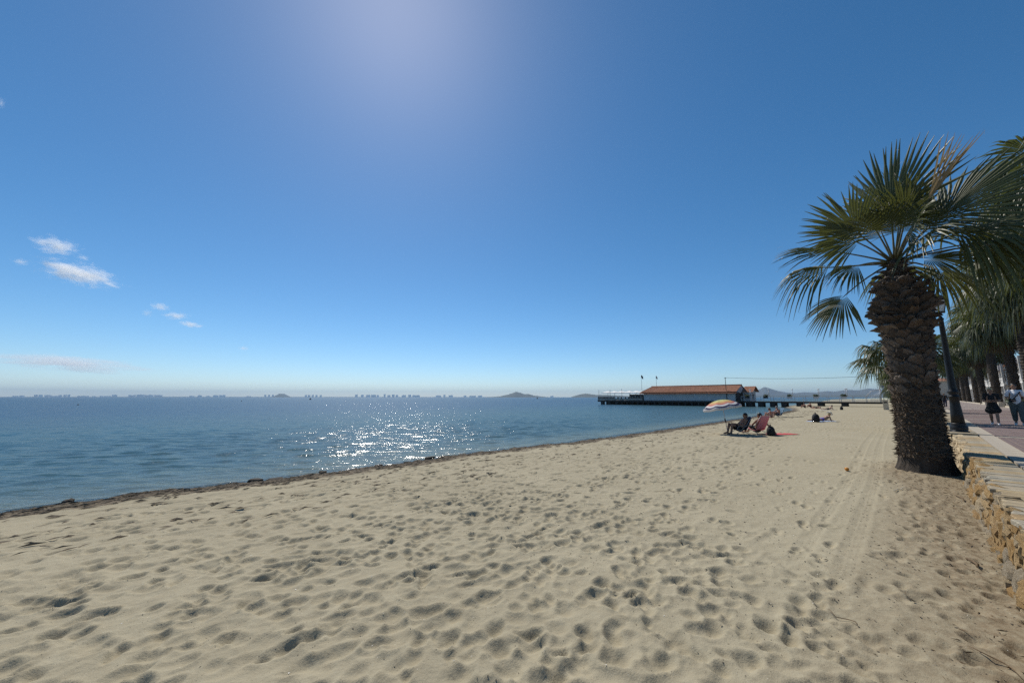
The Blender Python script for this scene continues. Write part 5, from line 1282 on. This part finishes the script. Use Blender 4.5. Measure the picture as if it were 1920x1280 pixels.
# --- pair under the parasol
u1, v1 = uvw(11.05, 18.75); z1 = sand_z(u1, v1)
person('dark-haired sunbather reclining in the low chair beside the striped parasol', (u1, v1, z1), PI * .98, withmid(J_chair), SK_DARK, HAIR, .009, [shorts(C_BLACK)])
u2, v2 = uvw(11.95, 18.85); z2 = sand_z(u2, v2)
person('sunbather leaning on one arm behind the pink chair back', (u2, v2, z2), PI * .60, withmid(J_lean), SK_TAN, HAIR, .009, [shorts(C_BLACK)])
def low_chair(label, loc, heading, mat, wide=.56, bh=.62, tilt=.55):
    t = thing('beach_chair', label, 'beach chair', loc, heading - RZ, 'low folding chairs on the sand')
    for sy in (-1, 1):
        y = sy * wide / 2
        q = MB(); q.tube([(.34, y, .02), (-.12, y, .40), (-.12 - bh * .55, y, .30 + bh * .9)], .012, 6); obj('frame', q, M_STEEL, t)
        q = MB(); q.tube([(-.32, y * .96, .02), (.30, y * .96, .27)], .012, 6); obj('leg', q, M_STEEL, t)
        q = MB(); q.tube([(-.24, y, .42), (.20, y, .40), (.28, y, .28)], .014, 6); obj('armrest', q, M_STEEL, t)
    def sheet(p0, p1, sagv):
        X = np.zeros((8, 6)); Y = np.zeros((8, 6)); Z = np.zeros((8, 6))
        for i in range(8):
            s_ = i / 7
            for j in range(6):
                X[i, j] = p0[0] + (p1[0] - p0[0]) * s_; Y[i, j] = (-.5 + j / 5) * (wide - .02); Z[i, j] = p0[1] + (p1[1] - p0[1]) * s_ - sagv * math.sin(s_ * PI)
        me = grid_mesh('canvas', X, Y, Z, mat); return me
    def solid(o):
        m = o.modifiers.new('t', 'SOLIDIFY'); m.thickness = .008; return o
    solid(link('seat', sheet((.30, .27), (-.10, .17), .02), t)); solid(link('backrest', sheet((-.14, .20), (-.12 - bh * .55, .28 + bh * .9), .03), t))
    return t
low_chair('low chair with dark canvas under the dark-haired sunbather', (u1, v1, z1), PI * .98, C_NAVY)
low_chair('low chair with pink back turned towards the camera', (u2, v2, z2), PI * .60, C_PINK, .58, .66)
u3, v3 = uvw(12.75, 18.55)
def towel(label, u, v, l, w, rz, mat):
    X = np.zeros((16, 8)); Y = np.zeros((16, 8)); Z = np.zeros((16, 8))
    for i in range(16):
        for j in range(8):
            x = (i / 15 - .5) * l; y = (j / 7 - .5) * w; X[i, j] = x; Y[i, j] = y
            c, s_ = math.cos(rz), math.sin(rz); Z[i, j] = sand_z(u + x * c - y * s_, v + x * s_ + y * c) + .018 + .012 * mnoise.noise(Vector((x * 3, y * 3, u)))
    o = link('towel', grid_mesh('towel', X, Y, Z, mat), None, (u, v, 0), rz); m = o.modifiers.new('t', 'SOLIDIFY'); m.thickness = .012
    return tag(o, label, 'towel')
towel('red towel spread on the sand beside the pink chair', u3 + .1, v3, 1.5, .7, -RZ + .08, C_RED)
def bag(label, u, v, s, mat, rz=0):
    t = thing('beach_bag', label, 'bag', (u, v, sand_z(u, v)), rz); q = MB()
    X = []; rs = [(.16, 0), (.20, .04), (.21, .16), (.19, .30), (.13, .38), (.05, .42)]
    q.lathe([(r * s, z * s) for r, z in rs], n=14); 
    q.v = [(x * 1.25, y * .8, z + .02 * s * math.sin(x * 20)) for x, y, z in q.v]; obj('body', q, mat, t)
    q = MB(); q.tube([(-.1 * s, 0, .36 * s), (-.07 * s, 0, .50 * s), (.07 * s, 0, .50 * s), (.1 * s, 0, .36 * s)], .014 * s, 6); obj('handle', q, mat, t)
ub, vb = uvw(12.05, 18.05); bag('black bag on the sand under the pink chair', ub, vb, 1.0, C_BLACK)
# --- striped parasol
um, vm = uvw(10.65, 19.15); zm = sand_z(um, vm)
par = thing('beach_parasol', 'tilted rainbow-striped parasol with navy rim', 'parasol', (um, vm, zm - .2))
pm_, pnt, pb = newmat('rainbow_canvas')
tcn = N(pnt, 'ShaderNodeTexCoord'); sx_ = N(pnt, 'ShaderNodeSeparateXYZ'); L(pnt, tcn.outputs['Object'], sx_.inputs[0])
cx = N(pnt, 'ShaderNodeCombineXYZ'); L(pnt, sx_.outputs[0], cx.inputs[0]); L(pnt, sx_.outputs[1], cx.inputs[1]); ln2 = N(pnt, 'ShaderNodeVectorMath'); ln2.operation = 'LENGTH'; L(pnt, cx.outputs[0], ln2.inputs[0])
rc = ramp(pnt, ln2.outputs['Value'], [(0, (.42, .48, .22)), (.24, (.62, .54, .20)), (.42, (.66, .36, .15)), (.56, (.58, .20, .16)), (.66, (.70, .67, .66)), (.755, (.02, .02, .09)), (.845, (.68, .66, .65))], 'CONSTANT')
L(pnt, rc, pb.inputs['Base Color']); pb.inputs['Roughness'].default_value = .8
tl = N(pnt, 'ShaderNodeBsdfTranslucent'); L(pnt, rc, tl.inputs['Color']); mxs = N(pnt, 'ShaderNodeMixShader'); mxs.inputs[0].default_value = .25; L(pnt, pb.outputs[0], mxs.inputs[1]); L(pnt, tl.outputs[0], mxs.inputs[2]); L(pnt, mxs.outputs[0], pnt.nodes['Material Output'].inputs['Surface'])
nr_, ng = 12, 8
X = np.zeros((ng * 6 + 1, nr_ + 2)); Y = X.copy(); Z = X.copy()
for i in range(ng * 6 + 1):
    a = 2 * PI * i / (ng * 6); fr_ = (i % 6) / 6; sc_ = 1 - .06 * math.sin(fr_ * PI)
    for j in range(nr_ + 1):
        t_ = j / nr_; r_ = .90 * t_ * (sc_ if j > 0 else 1); X[i, j] = r_ * math.cos(a); Y[i, j] = r_ * math.sin(a); Z[i, j] = .36 * (1 - t_ ** 1.9) - .03 * t_ * math.sin(fr_ * PI)
    X[i, nr_ + 1] = X[i, nr_] * 1.005; Y[i, nr_ + 1] = Y[i, nr_] * 1.005; Z[i, nr_ + 1] = Z[i, nr_] - .10
tilt = Matrix.Rotation(R(-9), 4, loc_dir(0, 1, 0)) @ Matrix.Rotation(R(-5), 4, loc_dir(1, 0, 0))
top_ = Vector((0, 0, 1.50)) + loc_dir(-.20, 0, 0)
co_ = link('canopy', grid_mesh('canopy', X, Y, Z, pm_), par); co_.matrix_local = Matrix.Translation(top_) @ tilt
md = co_.modifiers.new('t', 'SOLIDIFY'); md.thickness = .004
q = MB(); q.tube([loc_dir(.02, 0, 0), Vector((0, 0, .8)) + loc_dir(-.06, 0, 0), top_ + Vector((0, 0, .36))], .014, 8); obj('pole', q, M_RAILW, par)
q = MB(); q.tube([Vector((0, 0, .75)) + loc_dir(-.055, 0, 0), Vector((0, 0, .95)) + loc_dir(-.085, 0, 0)], .026, 8); obj('joint', q, C_BLACK, par)
for k in range(8):
    a = 2 * PI * k / 8; q = MB(); q.tube([(0, 0, .33), (.5 * math.cos(a), .5 * math.sin(a), .22), (.89 * math.cos(a), .89 * math.sin(a), -.01)], .004, 4); obj('rib', q, M_STEEL, co_)
# --- couple by the water
u4, v4 = uvw(24.6, 35.6); z4 = sand_z(u4, v4)
person('older sunbather bent forward in the blue chair by the water', (u4, v4, z4), PI * 1.0, withmid(dict(J_chair, che=(-.06, 0, .58), nek=(.02, 0, .78), hed=(.08, 0, .88), face=(1, 0, -.6), shL=(0, .18, .70), shR=(0, -.18, .70), elL=(.20, .25, .48), elR=(.20, -.25, .48), wrL=(.42, .15, .50), wrR=(.42, -.12, .50))), SK_RED, HAIR_G, .012, [shorts(C_NAVY)])
low_chair('low blue-grey chair by the water', (u4, v4, z4), PI, C_TEAL)
u5, v5 = uvw(23.75, 35.3)
person('dark-haired sunbather sitting on the sand facing the older one', (u5, v5, sand_z(u5, v5)), PI * .82, withmid(J_ground), SK_RED, HAIR, .012, [('swimsuit', C_RED, [('pel', 'bel', .122, .108), ('bel', 'che', .112, .118)])])
towel('dark towel on the sand behind the blue chair', *uvw(25.7, 35.2), 1.5, .6, -RZ, C_BLACK)
# --- sunbather in blue
u6, v6 = uvw(22.75, 28.3); z6 = sand_z(u6, v6)
person('sunbather in blue swimwear lying propped on elbows with a pale hat', (u6, v6, z6 + .03), .04, withmid(J_prone), SK_TAN, HAIR_B, .011, [('swimsuit', C_BLUE, [('pel', 'bel', .122, .108), ('bel', 'che', .105, .09), ('hiL', 'hiR', .108, .108)])], hat=C_STRAW)
towel('pale blue towel under the sunbather in blue', u6, v6, 2.0, .8, -RZ + .04, C_TOWEL)
uB, vB = uvw(21.85, 27.75); bag('large black bag standing by the feet of the sunbather in blue', uB, vB, 1.35, C_BLACK)
# --- farther sunbathers
for (X_, Y_, hd, J_, sk, hr, lb, tw, tl_) in [(44.6, 54.2, .05, J_prone, SK_FAIR, HAIR, 'distant sunbather lying between the blue one and the pier', C_WTOWEL, 'white towel under the distant sunbather'), (49.6, 62.6, .1, J_supine, SK_RED, HAIR, 'far reddish sunbather lying on the back near the pier', C_RED, 'red towel under the far reddish sunbather')]:
    a_, b2 = uvw(X_, Y_); person(lb, (a_, b2, sand_z(a_, b2) + .03), hd, withmid(J_), sk, hr, .016, [shorts(C_BLACK)]); towel(tl_, a_, b2, 2.0, .8, -RZ + hd, tw)
a_, b2 = uvw(46.3, 54.0); bag('small black bag beside the distant sunbather', a_, b2, 1.1, C_BLACK)
for (X_, Y_, hd, lb) in [(51.5, 67.5, PI * .9, 'left of two figures sitting on the sand below the pier'), (53.3, 68.5, PI * .95, 'right of two figures sitting on the sand below the pier')]:
    a_, b2 = uvw(X_, Y_); person(lb, (a_, b2, sand_z(a_, b2)), hd, withmid(J_ground), SK_RED, HAIR, .018, [shorts(C_BLACK)])
# --- walking couple on the promenade
hd = math.atan2(-17.3, -22.1)
Jw = withmid(dict(J_walk(.30, .1), elL=(.10, .24, 1.10), wrL=(.27, .02, 1.14), elR=(.10, -.24, 1.10), wrR=(.26, .0, 1.08), upL=(0, 0, 1), upR=(0, 0, 1)))
uw, vw = uvw(21.9, 17.5)
person('blond woman in a short black dress walking on the promenade', (uw, vw, PZ + .012), hd, Jw, SK_TAN, HAIR_B, .009, [('dress', C_BLACK, [('shL', 'shR', .075, .075), ('shL', 'emL', .066, .062), ('shR', 'emR', .066, .062), ('che', 'bel', .150, .138), ('bel', 'pel', .140, .165), ('pel', 'kmL', .165, .150), ('pel', 'kmR', .165, .150), ('kmL', 'kmR', .165, .165)])], .955, None, False, shoes=C_SHOE)
Jm = withmid(dict(J_walk(.24, .08), shL=(0, .165, 1.40), shR=(0, -.165, 1.40), elR=(.0, -.235, 1.13), wrR=(.20, -.10, 1.06), elL=(-.04, .235, 1.13), wrL=(.06, .24, .88), upR=(0, 0, 1)))
ux, vx = uvw(22.55, 17.15)
mt, MV, HM_ = person('dark-haired man in white T-shirt and grey trousers walking on the promenade', (ux, vx, PZ + .012), hd, Jm, SK_TAN, HAIR, .009, [('shirt', C_WHITE, [('shL', 'shR', .072, .072), ('shL', 'emL', .066, .066), ('shR', 'emR', .066, .066), ('shc', 'che', .10, .150), ('che', 'bel', .150, .148), ('bel', 'pel', .148, .150)]), ('trousers', C_GREY, [('hiL', 'hiR', .128, .128), ('hiL', 'knL', .118, .092), ('hiR', 'knR', .118, .092), ('knL', 'kn2L', .092, .075), ('knR', 'kn2R', .092, .075)])], 1.06, None, False, shoes=C_SHOE)
q = MB()
q.tube([(.02, .17, 1.50), (.14, .12, 1.42), (.185, .03, 1.28), (.185, -.08, 1.14), (.14, -.17, 1.05)], .020, 6); q.box((.19, -.10, 1.10), (.07, .20, .14)); tag(obj('shoulder_bag', q, C_BLACK, None, (ux, vx, PZ + .012), hd - RZ), 'black crossbody bag worn by the man in white', 'bag')
q = MB()
r9 = random.Random(9)
for k in range(3):
    for w in range(5 - k): q.box((.176 - .012 * abs(w - 2), (w - 2 + .5 * (k % 2)) * .045, 1.36 - k * .055), (.012, .034 * r9.uniform(.7, 1), .028))
obj('shirt_print', q, C_NAVY, mt)
a_, b2 = 74, -3.2
person('distant walker in dark clothes far down the promenade', (a_, b2, PZ), hd, withmid(J_walk()), SK_TAN, HAIR, .02, [('coat', C_BLACK, [('shL', 'shR', .085, .085), ('che', 'bel', .155, .15), ('bel', 'pel', .15, .15), ('shL', 'elL', .07, .06), ('shR', 'elR', .07, .06)]), ('trousers', C_NAVY, [('hiL', 'knL', .11, .08), ('hiR', 'knR', .11, .08), ('knL', 'anL', .08, .06), ('knR', 'anR', .08, .06)])])
person('distant walker in a pale top far down the promenade', (a_ + 1.5, b2 - 1, PZ), hd, withmid(J_walk(.2)), SK_TAN, HAIR_B, .02, [('shirt', C_WHITE, [('shL', 'shR', .085, .085), ('che', 'bel', .155, .15), ('bel', 'pel', .15, .15)]), ('trousers', C_NAVY, [('hiL', 'knL', .11, .08), ('hiR', 'knR', .11, .08), ('knL', 'anL', .08, .06), ('knR', 'anR', .08, .06)])], .95)
# ------------------------------------------------------------------ small things on the sand
M_WRACK = pmat('dead_seagrass', (.085, .067, .045), (.20, .155, .105), 6, .9, 0)
M_TWIG = pmat('dry_twig', (.10, .065, .035), (.22, .15, .085), 6, .9, 0)
M_PEB = pmat('dark_grit', (.03, .025, .02), (.09, .075, .06), 20, .9, 0)
M_SHELL = pmat('shell_bit', (.62, .58, .50), (.78, .75, .68), 10, .6, 0)
r8 = random.Random(88)
wk = MB()
for _ in range(19000):
    u = -3.5 + 70 * r8.random() ** 2.0
    d = abs(r8.gauss(0, .48)) + .05 if r8.random() < .72 else r8.uniform(.5, 4.2)
    if d > 1.3 and mnoise.noise(Vector((u * 1.1, d * 5, 3))) < .12: continue
    v = float(shore(u)) - d; z = sand_z(u, v) + .004
    a = r8.gauss(0, .5); ln_ = r8.uniform(.03, .13) * (1 + u / 40); w = r8.uniform(.003, .012) * (1 + u / 25)
    c, s_ = math.cos(a), math.sin(a); up = r8.uniform(.002, .032)
    wk.add([(u - c * ln_, v - s_ * ln_, z), (u - s_ * w, v + c * w, z + up), (u + c * ln_, v + s_ * ln_, z + r8.uniform(0, .015)), (u + s_ * w, v - c * w, z + up * .6)], [(0, 1, 2), (0, 2, 3), (0, 1, 3), (1, 2, 3)])
stuff(obj('seagrass_litter', wk, M_WRACK), 'dark dead seagrass strewn along the waterline', 'seaweed')
gr = MB()
TET = [(0, 1, 2), (0, 3, 1), (1, 3, 2), (2, 3, 0)]
for _ in range(15000):
    u = -2.5 + 14 * r8.random() ** 1.3; v = r8.uniform(-.6, 9.5); z = sand_z(u, v); s_ = r8.choice((.003, .004, .005, .007)) * (1 + u * .05) * (1.8 if r8.random() < .03 and u > 3 else 1) * (.6 if u < 3.2 else 1)
    gr.add([(u + r8.uniform(-1, 1) * s_ * 1.6, v + r8.uniform(-1, 1) * s_ * 1.6, z + r8.uniform(-.3, .7) * s_) for _ in range(4)], TET)
stuff(obj('grit', gr, M_PEB), 'dark grit and crumbs scattered over the sand', 'grit')
sh = MB()
for _ in range(900):
    u = -2.5 + 13 * r8.random() ** 1.2; v = r8.uniform(-.5, 10); z = sand_z(u, v); s_ = r8.uniform(.003, .006)
    sh.add([(u + r8.uniform(-1, 1) * s_ * 1.5, v + r8.uniform(-1, 1) * s_ * 1.5, z + r8.uniform(0, 1.0) * s_) for _ in range(4)], TET)
stuff(obj('shell_bits', sh, M_SHELL), 'white shell fragments scattered over the sand', 'shells')
lt = MB()
for _ in range(1500):
    u = 3 + 12.5 * r8.random() ** .7; v = -.40 - TW * u + abs(r8.gauss(0, .45))
    if r8.random() < .4: u = r8.gauss(12.9, 1.1); v = r8.gauss(0, .48)
    if math.hypot(u - PU, v - PV) < .5 or v < -.42 - TW * u: continue
    z = sand_z(u, v) + .004; a = r8.uniform(0, 6.28); ln_ = r8.choice((.006, .01, .014, .02, .035)); w = r8.uniform(.001, .0035); c, s_ = math.cos(a), math.sin(a)
    lt.add([(u - c * ln_, v - s_ * ln_, z), (u - s_ * w, v + c * w, z + r8.uniform(0, .012)), (u + c * ln_, v + s_ * ln_, z + r8.uniform(0, .02)), (u + s_ * w, v - c * w, z)], [(0, 1, 2), (0, 2, 3), (0, 1, 3), (1, 2, 3)])
stuff(obj('palm_litter', lt, M_TWIG), 'dry palm fibres and crumbs below the wall', 'litter')
def twig(label, u, v, ln_, a, r_=.006, mat=None, lift=.02):
    q = MB(); pts = []
    for i in range(6):
        s_ = (i / 5 - .5) * ln_; uu = u + s_ * math.cos(a) + .02 * math.sin(i * 2.1 + u); vv = v + s_ * math.sin(a) + .02 * math.cos(i * 1.7 + v)
        pts.append((uu - u, vv - v, sand_z(uu, vv) + r_ + lift * abs(math.sin(i * 1.3))))
    q.tube(pts, [r_ * .4, r_, r_ * 1.1, r_, r_ * .8, r_ * .3], 6); tag(obj('twig', q, mat or M_TWIG, None, (u, v, 0)), label, 'twig', 'twigs lying on the sand')
twig('pale straight stick on the sand left of the wall, closest to the palm', 10.6, .28, .45, -.4, .007, M_THREAD)
twig('forked dark twig in the lower right corner by the wall', 4.35, -.22, .30, .9, .004)
twig('thin dark twig on the sand right of the wheel tracks', 4.2, .55, .25, 1.2, .003)
twig('brown curled palm scrap below the middle of the wall', 6.6, -.30, .26, .3, .012)
twig('dark stub lying against the foot of the wall', 6.2, -.52, .20, .1, .015)
twig('brown twig by the foot of the wall just before the palm shadow', 10.6, -.45, .5, .2, .010)
twig('thin twig lying across the middle of the beach', 7.2, 3.35, .32, 2.4, .004)
t = thing('orange_peel', 'small orange scrap on the smooth sand left of the palm', 'scrap', (12.3, 1.2, sand_z(12.3, 1.2) - .005)); q = MB(); q.ell((0, 0, .045), (.055, .045, .04), 10, 7); q.v = [(x * (1 + .25 * mnoise.noise(Vector((x * 30, y * 30, z * 30)))), y, z * (1 + .3 * mnoise.noise(Vector((y * 25, x * 25, 5))))) for x, y, z in q.v]; M_OR = pmat('orange_skin', (.55, .20, .02), (.68, .30, .04), 9, .6, .3, 40); obj('skin', q, M_OR, t); q = MB(); q.ell((.05, .02, .05), (.04, .035, .03), 8, 6); obj('flesh', q, M_TWIG, t)
# stones and seagrass clods at the waterline
M_ROCKW = pmat('wet_rock', (.035, .030, .024), (.085, .072, .056), 9, .85, .8, 30, None, .2)
for i, (u, dv, s_, lb) in enumerate([(-.82, .02, (.17, .14, .15), 'largest dark stone at the waterline, far left'), (1.0, -.05, (.22, .14, .09), 'low dark stone at the waterline right of the largest'), (2.15, .0, (.34, .18, .15), 'dark seagrass clod where the water bends'), (2.5, -.12, (.36, .2, .14), 'broad brown clod beside the dark one'), (3.7, .12, (.20, .14, .10), 'stone glinting wet in the shallows'), (5.3, .35, (.22, .10, .06), 'small dark clump awash in the shallows'), (6.2, .10, (.26, .10, .06), 'flat dark clump at the edge of the water'), (7.2, .40, (.50, .12, .07), 'long low ridge of weed awash right of the clumps')]):
    me = rock_mesh('shore_stone', 200 + i, M_ROCKW, 3, .22)
    o = link('shore_stone', me, None, (u, float(shore(u)) + dv, SEA_Z + s_[2] * .25), r8.uniform(-.4, .4)); o.scale = (s_[0] * .85, s_[1] * 1.1, s_[2] * 1.1); me.polygons.foreach_set('use_smooth', [True] * len(me.polygons)); tag(o, lb, 'stone', 'stones and clods at the waterline')
